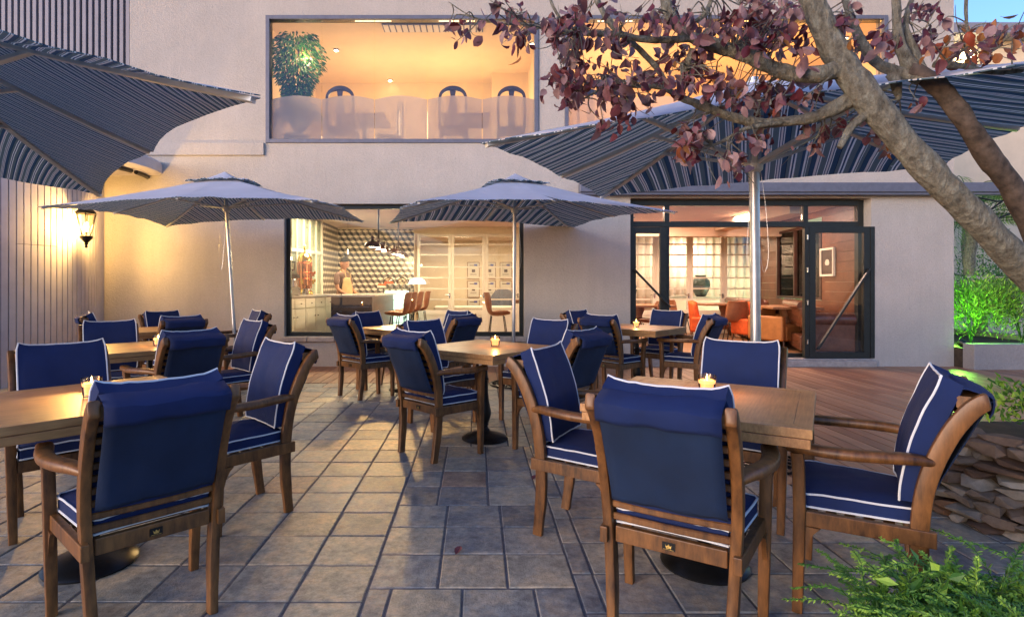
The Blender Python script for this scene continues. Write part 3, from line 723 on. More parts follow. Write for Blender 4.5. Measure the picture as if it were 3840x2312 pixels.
# ------------------------------------------------------------------ parasols
def parasol(name, base, C, M4, apex, pole_r, mat_under, lbl, hub_dz=.42, vent=.34, scal=.035, lift=.02, hub_z=None, drop=.0, base_kind=True, lean=None, droop=.03):
    """C = four rib tips at the corners A,B,C,D (world), M4 = mid-edge tips AB,BC,CD,DA, apex = top point"""
    t = thing(name, base, 0, lbl, 'parasol', 'parasols with striped canvas')
    o = Vector(base); ap = Vector(apex) - o
    tips = []
    for k in range(4): tips += [Vector(C[k]) - o, Vector(M4[k]) - o]
    nr, ns = 9, 8; g = MB(); th = .006
    def canopy(tips_, ap_, r0, r1, mats, nm, wav=0, sc_=scal):
        g = MB(); uv = {}; 
        for q in range(8):
            a, b = tips_[q], tips_[(q + 1) % 8]; mid = (a if q % 2 else b); cor = (b if q % 2 else a); L = (cor - mid).length
            cen = Vector((ap_.x, ap_.y, (a.z + b.z) / 2)); grid = {}
            for lay in (0, 1):
                for i in range(nr + 1):
                    r = r0 + (r1 - r0) * i / nr
                    for j in range(ns + 1):
                        s = j / ns; e = a.lerp(b, s); sg_ = 4 * s * (1 - s)
                        e2 = e + (cen - e) * sc_ * sg_
                        p_ = ap_.lerp(e2, r); p_.z -= droop * math.sin(math.pi * r) - lift * sg_ * r * (1 - .3 * r)
                        p_.z += wav * math.sin(s * math.pi * 4) * (i / nr) ** 3
                        # small folds along the ribs
                        p_.z += .010 * noise.noise(Vector((q * 3 + s * 9, r * 3, base[0]))) * r + .006 * math.sin(s * 19 + q * 2 + 3 * noise.noise(Vector((q, s * 2, r * 2)))) * r ** 3
                        if lay: p_.z -= th
                        grid[lay, i, j] = len(g.v); g.v.append(p_)
                        u = r * (s if cor is b else (1 - s)) * L * (1 if q % 2 else -1); uv[grid[lay, i, j]] = (u + (3.3 * (q // 2 + (q % 2))) % 4 * 0, r)
            for lay in (0, 1):
                for i in range(nr):
                    for j in range(ns):
                        f_ = [grid[lay, i, j], grid[lay, i + 1, j], grid[lay, i + 1, j + 1], grid[lay, i, j + 1]]
                        g.f.append(f_ if lay == 0 else f_[::-1]); g.m.append(lay); g.t.append(0)
            for j in range(ns):
                g.f.append([grid[0, nr, j], grid[1, nr, j], grid[1, nr, j + 1], grid[0, nr, j + 1]]); g.m.append(1); g.t.append(0)
        g.uv = uv; return g.build(nm, mats, t, smooth=True, angle=70)
    can = canopy(tips, ap, .0, 1.0, [M['canvas'], mat_under], 'canopy')
    if vent:
        vt = [ap + (p - ap) * vent * .72 + Vector((0, 0, .022)) for p in tips]
        canopy(vt, ap + Vector((0, 0, .05)), 0, 1, [M['canvas'], mat_under], 'vent_cap', .004, .04)
    # hem tube, ribs, struts, hub, pole
    g = MB(); 
    ft = Vector(lean) - o if lean else Vector((0, 0, 0))
    top = ap + Vector((0, 0, .02)); ax = (top - ft).normalized()
    hub = top - ax * hub_dz
    g.tube([ft, top], pole_r, 16); pl = g.build('pole', M['alu'], t, smooth=True)
    g = MB(); m_ = ax.to_track_quat('Z', 'Y').to_matrix().to_4x4()
    g.lathe([(pole_r + .004, -.05), (pole_r + .022, -.035), (pole_r + .026, .0), (pole_r + .022, .02), (pole_r + .004, .03)], hub, 16, mat=m_)
    g.lathe([(pole_r + .004, -.02), (pole_r + .024, -.01), (pole_r + .024, .02), (.004, .04)], top - ax * .05, 16, mat=m_); g.build('hub', M['rib'], t, smooth=True)
    for q, tp in enumerate(tips):
        def on(r): 
            p_ = ap.lerp(tp, r); p_.z -= droop * math.sin(math.pi * r) + .020; return p_
        g = MB(); k = pole_r / .022; sec = rr(.018 * k, .028 * k, .003, 1)
        g.sweep([on(r) for r in (.03, .2, .4, .6, .8, .985)], sec, (0, 0, 1)); rb = g.build('rib', M['rib'], t)
        g = MB(); g.sweep([hub, on(.48)], rr(.016 * k, .024 * k, .003, 1), (0, 0, 1)); g.build('strut', M['rib'], rb)
    # cords
    g = MB()
    for s in (-1, 1):
        a = hub + Vector((.03 * s, -.03, -.04)); g.tube(smoothpath([a, a + Vector((.03 * s, -.02, -.3)), a + Vector((.045 * s, -.02, -.62)), a + Vector((.01 * s, -.01, -.70)), a + Vector((-.02 * s, 0, -.3)), a + Vector((-.03 * s, .02, 0))], 5), .0010, 4)
    g.build('cord', M['alu'], pl)
    if base_kind:
        g = MB(); fo = ft
        def ring(r, w_, z0=0.0, z1=.022):
            n = 48; vs = []
            for rad in (r - w_ / 2, r + w_ / 2):
                for z in (z0, z1): vs += [(fo.x + rad * math.cos(2 * math.pi * i / n), fo.y + rad * math.sin(2 * math.pi * i / n), z) for i in range(n)]
            f = []
            for i in range(n):
                j = (i + 1) % n; f += [(i, j, n + j, n + i), (2 * n + i, 3 * n + i, 3 * n + j, 2 * n + j), (n + i, n + j, 3 * n + j, 3 * n + i), (i, 2 * n + i, 2 * n + j, j)]
            g.add(vs, f)
        ring(.285, .03); ring(.17, .014, 0, .02); ring(.06, .04, 0, .05)
        for k in range(16):
            a = k * math.pi / 8; u = Vector((math.cos(a), math.sin(a), 0)); w_ = Vector((-u.y, u.x, 0))
            g.sweep([fo + u * .05 + Vector((0, 0, .008)), fo + u * .15 + w_ * .012 + Vector((0, 0, .012)), fo + u * .275 + Vector((0, 0, .008))], rr(.016, .016, .002, 1), (0, 0, 1))
            c = fo + u * .225 + w_ * .035; g.tube([c + Vector((.012 * math.cos(b), .012 * math.sin(b), .012)) for b in [i * .8 for i in range(8)]], .005, 5)
        g.lathe([(pole_r + .012, 0), (pole_r + .012, .34), (pole_r + .004, .35)], fo, 14); g.build('base', M['black'], t, smooth=True)
        g = MB(); g.tube([ft + Vector((-.07, -.01, .44)), ft + Vector((.07, -.01, .44))], .008, 8); g.lathe([(.0, -.02), (.02, -.012), (.02, .012), (0, .02)], ft + Vector((.075, -.01, .44)), 10); g.lathe([(.0, -.02), (.02, -.012), (.02, .012), (0, .02)], ft + Vector((-.075, -.01, .44)), 10)
        g.build('clamp_knob', M['steel'], t, smooth=True)
    return t
def rect(cx, cy, W, D, th, z, tx, ty, dm):
    c, s = math.cos(th), math.sin(th)
    def P(a, b, m): u, v = a * W / 2, b * D / 2; return (cx + u * c - v * s, cy + u * s + v * c, z + tx * u + ty * v + m * dm)
    return [P(-1, -1, 0), P(1, -1, 0), P(1, 1, 0), P(-1, 1, 0)], [P(0, -1, 1), P(1, 0, 1), P(0, 1, 1), P(-1, 0, 1)]
c4, m4 = rect(-3.097, 6.983, 2.886, 2.34, -.014, 2.116, .022, .02, .069)
parasol('parasol', (-3.0, 6.98, 0), c4, m4, (-3.12, 6.95, 2.60), .022, M['stripe_fine'], 'left parasol with pale top and leaning thin pole, under the lit lantern side', lean=(-2.97, 6.98, 0))
c4, m4 = rect(.445, 7.078, 2.828, 2.788, .25, 2.093, -.004, .034, .08)
parasol('parasol', (.45, 7.08, 0), c4, m4, (.47, 7.05, 2.60), .022, M['stripe_big'], 'middle parasol with pale top before the picture window')
c4, m4 = rect(1.987, 4.017, 3.099, 2.902, 1.14, 2.161, .043, -.02, .022)
parasol('parasol', (1.985, 4.0, 0), c4, m4, (1.96, 4.0, 2.70), .034, M['stripe_big'], 'big right parasol with bold stripes on a thick silver pole behind the tree', hub_dz=.62, vent=0, scal=.022, lift=.012)
# big one at the upper left: its pole stands outside the frame
K1, K2 = Vector((-1.04, 2.70, 2.15)), Vector((-3.75, 5.62, 2.15)); u_ = (K2 - K1); nrm = Vector((-u_.y, u_.x, 0)).normalized() * 3.0
if nrm.x > 0: nrm = -nrm
K3, K4 = K2 + nrm, K1 + nrm; K1.z += .0; md = lambda a, b, dz=.09: tuple((a + b) / 2 + Vector((0, 0, dz)))
cc = (K1 + K3) / 2
parasol('parasol', (cc.x, cc.y, 0), [tuple(K1), tuple(K2), tuple(K3), tuple(K4)], [md(K1, K2), md(K2, K3), md(K3, K4), md(K4, K1)], (cc.x, cc.y, 2.85), .034, M['stripe_fine'], 'big parasol reaching in from the upper left, finely striped underneath', hub_dz=.62, vent=0, scal=.06, lift=.02)

# ------------------------------------------------------------------ cafe interior (ground floor)
FL = .12; BY = 13.3
g = MB(); g.box((-5.2, 8.9, FL - .05), (7.1, 17.6, FL)); io = g.build('interior_floor', M['deskwood']); tag(io, kind='structure')
g = MB(); g.box((-5.3, 8.9, 2.62), (7.1, 17.6, 2.8)); inb(g, 'ceiling', M['ceil'])
g = MB(); g.box((-5.3, 17.4, FL), (7.1, 17.6, 2.62)); g.box((-5.3, 8.9, FL), (-5.1, 17.4, 2.62))
g.box((1.0, 13.35, 2.46), (6.9, 13.5, 2.62)); g.box((-1.5, 13.35, 2.46), (1.0, 13.5, 2.62))
inb(g, 'interior_wall', M['cream'])
# tiled bar walls: rhombus pattern in three tones as one mesh
def cube_tiles(O, U, wd, ht, s=.083):
    g = MB(); hx = s * .866; cols = int(wd / (2 * hx)) + 2; rows = int(ht / (1.5 * s)) + 2; n = Vector(U).cross(Vector((0, 0, 1)))
    def clip(pts):
        return [(min(max(x, 0), wd), min(max(z, 0), ht)) for x, z in pts]
    for r in range(-1, rows):
        for c in range(-1, cols):
            x = c * 2 * hx + (hx if r % 2 else 0); z = r * 1.5 * s
            for mi, q in ((0, [(x, z), (x + hx, z + s / 2), (x, z + s), (x - hx, z + s / 2)]), (1, [(x, z), (x - hx, z + s / 2), (x - hx, z - s / 2), (x, z - s)]), (2, [(x, z), (x, z - s), (x + hx, z - s / 2), (x + hx, z + s / 2)])):
                q = clip(q); ar = abs(sum(q[i][0] * q[(i + 1) % 4][1] - q[(i + 1) % 4][0] * q[i][1] for i in range(4))) / 2
                if ar > 1e-5: g.add([Vector(O) + Vector(U) * a + Vector((0, 0, b)) for a, b in q], [(0, 1, 2, 3)], mi)
    return g
TM = [plain('tile_white', (.80, .74, .60), .3, 0, 9, .12), plain('tile_dark', (.035, .035, .042), .3, 0, 9, .3), plain('tile_mid', (.22, .19, .17), .3, 0, 9, .2)]
g = MB(); g.box((-3.4, 13.34, FL), (-1.5, 13.5, 2.62)); inb(g, 'bar_back_wall', M['cream'])
inb(cube_tiles((-3.30, 13.335, FL), (1, 0, 0), 1.80, 2.45), 'cube_pattern_tiles', TM)
g = MB(); g.box((-3.42, 12.05, FL), (-3.31, 13.34, 2.62)); inb(g, 'bar_side_wall', M['cream'])
inb(cube_tiles((-3.305, 12.05, FL), (0, 1, 0), 1.28, 2.48), 'cube_pattern_tiles', TM)
# blinds wall
a = Vector((-3.33, 12.05, 0)); b = Vector((-3.80, 9.3, 0)); uv_ = (b - a).normalized(); Lw = (b - a).length
mt = Matrix(((uv_.x, uv_.y, 0, a.x), (uv_.y, -uv_.x, 0, a.y), (0, 0, 1, 0), (0, 0, 0, 1)))
sw = MB(); sw.box((0, .03, FL), (Lw, .08, 2.62), mat=mt)
swo = inb(sw, 'side_window_wall', plain('blind_glass', (.30, .42, .34), .5, 0, 3, .1))
g = MB()
for z in [FL + .95 + i * .028 for i in range(55)]: g.box((0, .006, z), (Lw, .024, z + .014), mat=mt)
o_ = sub(g, 'blind', plain('blind_slat', (.48, .55, .44), .6, 0, 3, .1), swo)
g = MB()
for i in range(11): u = i * Lw / 10; g.box((u, -.03, FL), (u + .04, .004, 2.62), mat=mt)
for z in (1.0, 1.9): g.box((0, -.028, z), (Lw, .003, z + .06), mat=mt)
sub(g, 'mullion', M['white'], swo)
# right plank wall with a side window
a = Vector((6.65, 13.3, 0)); b = Vector((6.12, 8.92, 0)); uv_ = (b - a).normalized(); Lp = (b - a).length
mp = Matrix(((uv_.x, uv_.y, 0, a.x), (uv_.y, -uv_.x, 0, a.y), (0, 0, 1, 0), (0, 0, 0, 1)))
ww0, ww1, wz0, wz1 = 1.05, 3.05, .98, 2.40
g = MB(); rnd = random.Random(2)
for z in [FL + i * .17 for i in range(15)]:
    z1 = min(z + .166, 2.62)
    for u0, u1 in ((0, ww0), (ww1, Lp)) if (z1 > wz0 and z < wz1) else ((0, Lp),): g.box((u0, -.05, z), (u1, 0 + rnd.uniform(0, .003), z1), mat=mp)
pw = inb(g, 'plank_wall', M['plank'])
g = MB()
for u0, u1, z0, z1 in ((ww0, ww0 + .05, wz0, wz1), (ww1 - .05, ww1, wz0, wz1), (ww0 + .86, ww0 + .90, wz0 + .05, wz1 - .05), (ww0 + .05, ww1 - .05, wz0, wz0 + .05), (ww0 + .05, ww1 - .05, wz1 - .05, wz1)): g.box((u0, -.05, z0), (u1, .02, z1), mat=mp)
sub(g, 'side_window_frame', M['walnut'], pw)
g = MB(); g.box((ww0 + .05, -.03, wz0 + .05), (ww1 - .05, -.026, wz1 - .05), mat=mp); sub(g, 'side_window_pane', M['glass'], pw)
g = MB(); g.box((2.9, 12.1, 2.30), (7.0, 12.35, 2.62)); inb(g, 'ceiling_beam', M['ceil'], bevel=.004)
g = MB(); g.box((5.1, 9.2, 2.42), (5.4, 12.1, 2.619)); inb(g, 'ceiling_beam', M['ceil'], bevel=.004)

# white glazed partition doors, one thing per leaf
def make_pdoor():
    t = thing('glazed_partition_door', (0, 0, 0), 0, '-', 'door', 'white glazed doors across the back of the cafe')
    g = MB(); W_ = .80; frame_rect(g, 0, W_, FL, 2.46, .07, 0, .05)
    g.box((.07, .004, .56), (W_ - .07, .046, .66))
    g.build('frame', M['white'], t, bevel=.004)
    g = MB()
    for z in (.90, 1.155, 1.41, 1.665, 1.955, 2.20): g.box((.07, .008, z), (W_ - .07, .042, z + .032))
    g.build('glazing_bar', M['white'], t)
    g = MB(); g.box((.07, .02, .19), (W_ - .07, .03, .56))
    for i in range(12): g.box((.09 + i * .052, .014, .21), (.135 + i * .052, .0195, .54))
    frame_rect(g, .085, W_ - .085, .2, .55, .018, .002, .0135)
    g.build('lower_panel', M['white'], t)
    g = MB(); g.box((.07, .022, .66), (W_ - .07, .028, 2.39)); g.build('pane', M['glass'], t)
    g = MB(); g.tube([(W_ - .035, -.035, 1.02), (W_ - .035, -.04, 1.02), (W_ - .13, -.04, 1.025)], .008, 8); g.box((W_ - .05, -.012, .95), (W_ - .02, .0, 1.06)); g.build('handle', M['steel'], t)
    return t
pd = make_pdoor(); pu = [False]
names_ = ['first white glazed door right of the patterned tile wall', 'second white glazed door, certificates seen through its panes', 'third white glazed door behind the thin pole',
 'fourth white glazed door behind the wall right of the window', 'fifth white glazed door in the middle of the partition', 'sixth white glazed door in the middle of the partition, toward the glass doors',
 'white glazed door seen through the narrow left door leaf', 'white glazed door behind the orange armchair', 'white glazed door before the pale curtains and the vase', 'last white glazed door before the plank wall']
for i in range(10): place(pd, pu, (-1.42 + i * .806, BY, 0), 0, names_[i])
# curtains and framed certificates behind the partition
for k, (x0, x1) in enumerate(((4.4, 6.4), (7.0, 7.05))):
    if k: continue
    g = MB(); n = 140; v = []; f = []
    for i in range(n + 1):
        x = 3.7 + 4.4 * i / n; y = 15.3 + .05 * math.sin(i * .95) + .02 * math.sin(i * .37)
        v += [(x, y, FL), (x, y, 2.6)]
    for i in range(n): f.append((2 * i, 2 * i + 2, 2 * i + 3, 2 * i + 1))
    g.add(v, f); o = g.build('curtain', M['curtain'], smooth=True); o.modifiers.new('s', 'SOLIDIFY').thickness = .006
    tag(o, 'long pale pleated curtain hanging behind the glazed partition', 'curtain')
fr0 = None; fu = [False]
t = thing('framed_certificate', (0, 0, 0), 0, '-', 'picture frame', 'framed certificates on the far wall')
g = MB(); frame_rect(g, -.19, .19, -.26, .26, .018, -.02, 0); g.build('frame', M['deskwood'], t)
g = MB(); g.box((-.172, -.012, -.242), (.172, -.004, .242)); sh = g.build('sheet', M['paper'], t)
g = MB(); g.box((-.12, -.0135, .15), (.02, -.0125, .17)); g.box((-.05, -.0135, -.05), (.05, -.0125, .04))
for z in (-.1, -.12, -.14): g.box((-.1, -.0135, z), (.1, -.0125, z + .006))
g.box((.02, -.0135, .14), (.12, -.0125, .2), 1); g.build('print', [M['walnut'], plain('blue_seal', (.05, .07, .3), .5)], sh)
rows_ = [(1.60, ['first', 'second', 'third', 'fourth', 'fifth'][:5], 'upper'), (1.03, ['first', 'second', 'third', 'fourth', 'fifth'], 'middle'), (.47, ['first', 'second'], 'lower')]
for z, ws, rn in rows_:
    for i, wn_ in enumerate(ws):
        X = -.12 + i * .50 + (.5 if i > 2 else 0)
        place(t, fu, (X, 17.38, z + .1), 0, f'{wn_} framed certificate from the left in the {rn} row')
# bench sofa and striped armchair seen beyond
t = thing('bench_sofa', (-.2, 15.6, FL), 0, 'low pale upholstered sofa back behind the glazed doors', 'sofa')
g = MB(); g.box((-1.0, -.2, .08), (1.3, .25, .56)); g.build('backrest', M['paper'], t, bevel=.06, seg=4)
g = MB(); g.box((-1.0, .25, .08), (1.3, .95, .40)); g.build('seat', M['paper'], t, bevel=.05, seg=4)
t = thing('striped_armchair', (.75, 16.4, FL), R(170), 'old fashioned armchair with grey striped upholstery beyond the glazed doors', 'armchair')
g = MB(); v = [(-.35, 0, .45), (.35, 0, .45), (.36, .04, .8), (.22, .07, .98), (0, .08, 1.06), (-.22, .07, .98), (-.36, .04, .8)]
g.add(v + [(x, y - .12, z) for x, y, z in v], [tuple(range(7)), tuple(range(13, 6, -1))] + [(i, (i + 1) % 7, 7 + (i + 1) % 7, 7 + i) for i in range(7)]); g.build('backrest', M['greyframe'], t, bevel=.02)
g = MB(); g.box((-.36, 0, .35), (.36, .6, .48)); g.build('seat', M['greyframe'], t, bevel=.03)
for sx in (-.32, .32):
    for y in (.05, .55): g = MB(); g.tube([(sx, y, 0), (sx, y, .35)], [.015, .028], 8); g.build('leg', M['walnut'], t)

# back-bar cabinet
a = Vector((-2.90, 12.05, 0)); b = Vector((-3.40, 9.25, 0)); uv_ = (b - a).normalized(); Lc = (b - a).length
cb = thing('back_bar_cabinet', (a.x, a.y, 0), 0, 'cream panelled cabinet with drawers along the cafe side wall', 'cabinet')
mc = Matrix(((uv_.x, uv_.y, 0, 0), (uv_.y, -uv_.x, 0, 0), (0, 0, 1, 0), (0, 0, 0, 1)))
g = MB(); g.box((0, .02, FL), (Lc, .46, 1.03), mat=mc); g.build('carcass', M['white'], cb)
g = MB(); g.box((-.03, -.03, 1.033), (Lc, .46, 1.07), mat=mc); g.build('worktop', M['marble'], cb, bevel=.004)
nd = 7
for i in range(nd):
    u0 = i * Lc / nd + .012; u1 = (i + 1) * Lc / nd - .012
    g = MB(); g.box((u0, -.004, .83), (u1, .019, 1.01), mat=mc); dr = g.build('drawer', M['white'], cb, bevel=.004)
    g = MB(); g.lathe([(0, -.02), (.014, -.012), (.016, 0), (0, .01)], mc @ Vector(((u0 + u1) / 2, -.02, .92)), 10); g.build('knob', M['steel'], dr, smooth=True)
    g = MB(); g.box((u0, -.004, .15), (u1, .019, .81), mat=mc); 
    g.box((u0 + .05, -.008, .2), (u1 - .05, -.0045, .76), mat=mc); dr = g.build('cupboard_door', M['white'], cb, bevel=.004)
    g = MB(); g.lathe([(0, -.02), (.014, -.012), (.016, 0), (0, .01)], mc @ Vector((u0 + .05 if i % 2 else u1 - .05, -.02, .68)), 10); g.build('knob', M['steel'], dr, smooth=True)
def oncab(u, v_=.2): return Vector((a.x, a.y, 0)) + mc @ Vector((u, v_, 1.0705))
# espresso machine
ptn = oncab(1.27, .20); em = thing('espresso_machine', ptn, 0, 'tall copper espresso machine with brass dome and eagle finial', 'coffee machine')
g = MB(); g.lathe([(.155, .0), (.16, .02), (.15, .05), (.13, .08), (.115, .10)], n=28); g.build('base', M['brass'], em, smooth=True)
g = MB(); g.lathe([(.115, .10), (.12, .14), (.13, .18), (.13, .60), (.135, .61), (.135, .64)], n=32); g.build('boiler', M['copper'], em, smooth=True)
g = MB()
for k in range(9): a_ = k * 2 * math.pi / 9; g.tube([(.138 * math.cos(a_), .138 * math.sin(a_), .12), (.138 * math.cos(a_), .138 * math.sin(a_), .62)], .006, 6)
for z in (.30, .42, .60): g.tube([(.142 * math.cos(i * .3), .142 * math.sin(i * .3), z) for i in range(22)], .008, 6)
g.build('ornament_band', M['copper'], em, smooth=True)
g = MB(); g.lathe([(.14, .64), (.138, .67), (.125, .72), (.09, .77), (.045, .80), (.015, .81), (.02, .83), (.01, .85)], n=32); g.build('dome', M['brass'], em, smooth=True)
g = MB(); g.lathe([(.012, .83), (.028, .87), (.022, .90), (.03, .92), (.02, .945), (0, .96)], n=10); g.add([(-.005, 0, .86), (-.06, .01, .93), (-.03, .01, .88), (.005, 0, .86), (.06, .01, .93), (.03, .01, .88)], [(0, 1, 2), (3, 4, 5)]); g.build('eagle_finial', M['brass'], em, smooth=True)
for a_, z in ((-.4, .42), (-1.3, .42), (-.4, .27), (-1.5, .27)):
    u = Vector((math.cos(a_), math.sin(a_), 0)); g = MB(); g.tube([u * .12 + Vector((0, 0, z)), u * .24 + Vector((0, 0, z))], .014, 8); g.tube([u * .2 + Vector((0, 0, z)), u * .2 + Vector((0, 0, z - .07))], .022, 10)
    g.tube([u * .24 + Vector((0, 0, z - .03)), u * .24 + Vector((0, 0, z + .03))], .016, 8); g.build('brew_group', M['copper'] if z > .3 else M['brass'], em, smooth=True)
# grinder, milk jug, drawer box, glass jar
t = thing('coffee_grinder', oncab(1.78, .22), 0, 'black coffee grinder with clear bean hopper left of the copper machine', 'coffee grinder')
g = MB(); g.lathe([(.09, 0), (.09, .03), (.07, .05), (.07, .27), (.09, .33), (.09, .38), (.05, .41)], n=18); g.tube([(.05, -.05, .36), (.18, -.10, .34)], .035, 10); g.build('body', M['black'], t, smooth=True)
g = MB(); g.lathe([(.045, .41), (.075, .47), (.085, .60)], n=18); g.build('hopper', M['tumbler'], t, smooth=True)
g = MB(); g.lathe([(0, .42), (.05, .43), (.074, .475), (0, .49)], n=18); g.build('coffee_beans', M['walnut'], t, smooth=True)
g = MB(); g.lathe([(.09, .60), (.092, .62), (0, .625)], n=18); g.build('lid', M['black'], t, smooth=True)
t = thing('knock_box', oncab(1.95, .06), R(-80), 'dark metal drawer box at the window end of the cabinet', 'box')
g = MB(); g.box((-.14, -.1, 0), (.14, .1, .15)); g.build('body', M['steel'], t, bevel=.006)
g = MB(); g.box((-.12, -.105, .02), (.12, -.1005, .13)); g.build('drawer_front', M['black'], t); g = MB(); g.tube([(-.04, -.12, .07), (.04, -.12, .07)], .007, 6); g.build('handle', M['steel'], t)
t = thing('steel_canister', oncab(1.92, .10) + Vector((0, 0, .152)), 0, 'shiny steel canister standing on the metal drawer box', 'canister')
g = MB(); g.lathe([(.065, 0), (.065, .13), (.06, .135), (.06, .11), (0, .11)], n=20); g.build('body', M['steel'], t, smooth=True)
g = MB(); g.tube([(.064, 0, .10), (.10, 0, .10), (.10, 0, .04), (.064, 0, .04)], .006, 6); g.build('handle', M['steel'], t)
t = thing('milk_jug', oncab(1.55, .04), 0, 'steel milk jug in front of the copper coffee machine', 'jug')
g = MB(); g.lathe([(.055, 0), (.06, .02), (.05, .09), (.056, .12), (.052, .12), (.046, .09), (0, .02)], n=20); g.build('body', M['steel'], t, smooth=True)
g = MB(); g.tube([(.05, 0, .10), (.09, 0, .09), (.085, 0, .03), (.056, 0, .03)], .006, 6); g.build('handle', M['steel'], t)

# bar counter with the glass display case behind it
bc = thing('bar_counter', (-2.1, 11, 0), 0, 'long dark bar counter with pale top inside the cafe', 'bar counter')
g = MB(); g.box((-.40, -1.38, FL), (.30, -1.34, 1.05)); g.box((-.40, -1.34, FL), (-.36, -.8, 1.05)); g.build('end_panel', M['bar'], bc)
g = MB(); g.box((-.395, -1.392, .74), (.295, -1.381, 1.04)); g.box((-.395, -1.392, .20), (.295, -1.381, .73)); g.build('drawer_front', M['bar'], bc, bevel=.003)
g = MB(); g.box((.26, -1.34, FL), (.30, 1.1, 1.05)); g.box((.305, -1.34, .74), (.301, 1.1, .745)); g.build('side_panel', M['barlight'], bc)
g = MB(); g.box((-.46, -1.44, 1.052), (.36, 1.12, 1.085)); g.build('bar_top', M['marble'], bc, bevel=.004)
g = MB(); g.tube([(.42, -1.3, .32), (.42, 1.1, .32)], .018, 8); g.build('foot_rail', M['brass'], bc, smooth=True)
t = thing('display_case', (-1.82, 12.6, FL), 0, 'glowing glass cake display case at the end of the bar', 'display case')
g = MB(); frame_rect(g, -.35, .36, 0, 1.07, .025, -.38, -.36); frame_rect(g, -.35, .36, 0, 1.07, .025, .34, .36)
for x in (-.35, .335):
    for z in (0, 1.045): g.box((x, -.36, z), (x + .025, .34, z + .025))
g.build('frame', M['dark'], t)
g = MB(); g.box((-.30, .28, .06), (.30, .30, 1.0)); g.box((.30, -.30, .06), (.315, -.2, 1.0)); g.build('light_panel', M['case'], t)
g = MB(); g.box((-.33, -.372, .03), (.34, -.368, 1.04)); g.box((.345, -.35, .03), (.349, .33, 1.04)); g.build('pane', M['glass'], t)
for z in (.3, .55, .8): g = MB(); g.box((-.3, -.33, z), (.29, .26, z + .01)); g.build('shelf', M['tumbler'], t)
for k, (x, lb) in enumerate(((-.14, 'left glass cake dome on the display case, over an orange cake'), (.16, 'right glass cake dome on the display case, on a tall foot'))):
    t = thing('cake_stand', (-1.82 + x, 12.48, FL + 1.075), 0, lb, 'cake stand', 'cake domes on the display case')
    g = MB(); g.lathe([(.07, 0), (.02, .01), (.015, .07), (.14, .085), (.14, .09), (0, .09)], n=20); g.build('plate', M['tumbler'], t, smooth=True)
    g = MB(); g.lathe([(.13, .092), (.128, .14), (.10, .19), (.05, .22), (.012, .228), (.02, .245), (0, .255)], n=24); g.build('dome', M['tumbler'], t, smooth=True)
    if k == 0: g = MB(); g.lathe([(.10, .092), (.10, .135), (0, .137)], n=20); g.build('cake', M['red'], t)
t = thing('pastry_tray', (-2.10, 12.42, FL + 1.075), 0, 'orange trays of pastry left of the glass domes', 'tray')
g = MB(); g.box((-.09, -.1, 0), (.09, .1, .04)); g.build('tray', M['paper'], t, bevel=.004); g = MB(); g.box((-.08, -.09, .041), (.08, .09, .09)); g.build('pastry', M['red'], t, bevel=.01)

# shell stools and shell chairs
def make_shell(h, name, cat, grp):
    t = thing(name, (0, 0, 0), 0, '-', cat, grp)
    nu, nv_ = 12, 14; v = []; f = []
    pr = [(.22, .0 + .015), (.19, .005), (.10, -.012), (0, -.02), (-.08, -.012), (-.14, .02), (-.175, .09), (-.195, .18), (-.21, .28), (-.222, .36), (-.235, .385)]
    pr = smoothpath([(0, y, z) for y, z in pr], 3)
    for i, p_ in enumerate(pr):
        t_ = i / (len(pr) - 1); hw = .205 + .02 * math.sin(t_ * 3) - .045 * max(0, t_ - .5) * 2
        for j in range(nu + 1):
            u = -1 + 2 * j / nu; up = .07 * abs(u) ** 2.5 * math.sin(math.pi * min(1, t_ * 1.5 + .1)) if t_ < .6 else 0.0
            fw = .09 * abs(u) ** 2.2 * max(0, min(1, (t_ - .25) * 2.2)) * (1 if t_ < .9 else .9)
            v.append((u * hw, p_.y + fw, h + p_.z + up))
    m_ = nu + 1
    for i in range(len(pr) - 1):
        for j in range(nu): f.append((i * m_ + j, i * m_ + j + 1, (i + 1) * m_ + j + 1, (i + 1) * m_ + j))
    g = MB(); g.add(v, f); o = g.build('shell_seat', M['brown'], t, smooth=True); o.modifiers.new('s', 'SOLIDIFY').thickness = .012
    for sx in (-1, 1):
        for y, y2 in ((.12, .20), (-.10, -.17)):
            g = MB(); g.tube([(sx * .13, y, h - .03), (sx * .20, y2, 0)], .009, 7); g.build('leg', M['black'], t)
    if h > .6: g = MB(); c = [(-.17, .17, .28), (.17, .17, .28), (.17, -.145, .28), (-.17, -.145, .28)]; g.tube(c, .007, 6, closed=True, cap=False); g.build('foot_ring', M['black'], t)
    return t
stl = make_shell(.62, 'bar_stool', 'bar stool', 'brown shell bar stools along the bar'); su = [False]
for i, (x, y, lb) in enumerate(((-1.38, 9.9, 'nearest brown shell bar stool at the dark bar counter'), (-1.36, 10.6, 'second nearest brown shell stool along the bar counter'),
        (-1.30, 11.25, 'third nearest brown shell stool along the bar counter'), (-1.22, 11.9, 'farthest brown shell stool, beside the glowing display case'))):
    place(stl, su, (x, y, FL), R(90), lb)
place(stl, su, (.35, 10.0, FL), R(-88), 'single brown shell stool behind the right edge of the picture window', 'brown shell bar stools along the bar')
g = MB()
t = thing('window_bar_table', (.98, 10.0, FL), 0, 'brown wooden high table at the right edge of the picture window', 'table')
g = MB(); g.box((-.35, -.35, .82), (.35, .35, .87)); g.build('tabletop', M['deskwood'], t, bevel=.005)
g = MB(); g.tube([(0, 0, 0), (0, 0, .82)], .04, 10); g.lathe([(.25, 0), (.25, .02), (.05, .04)], n=20); g.build('pedestal', M['black'], t)

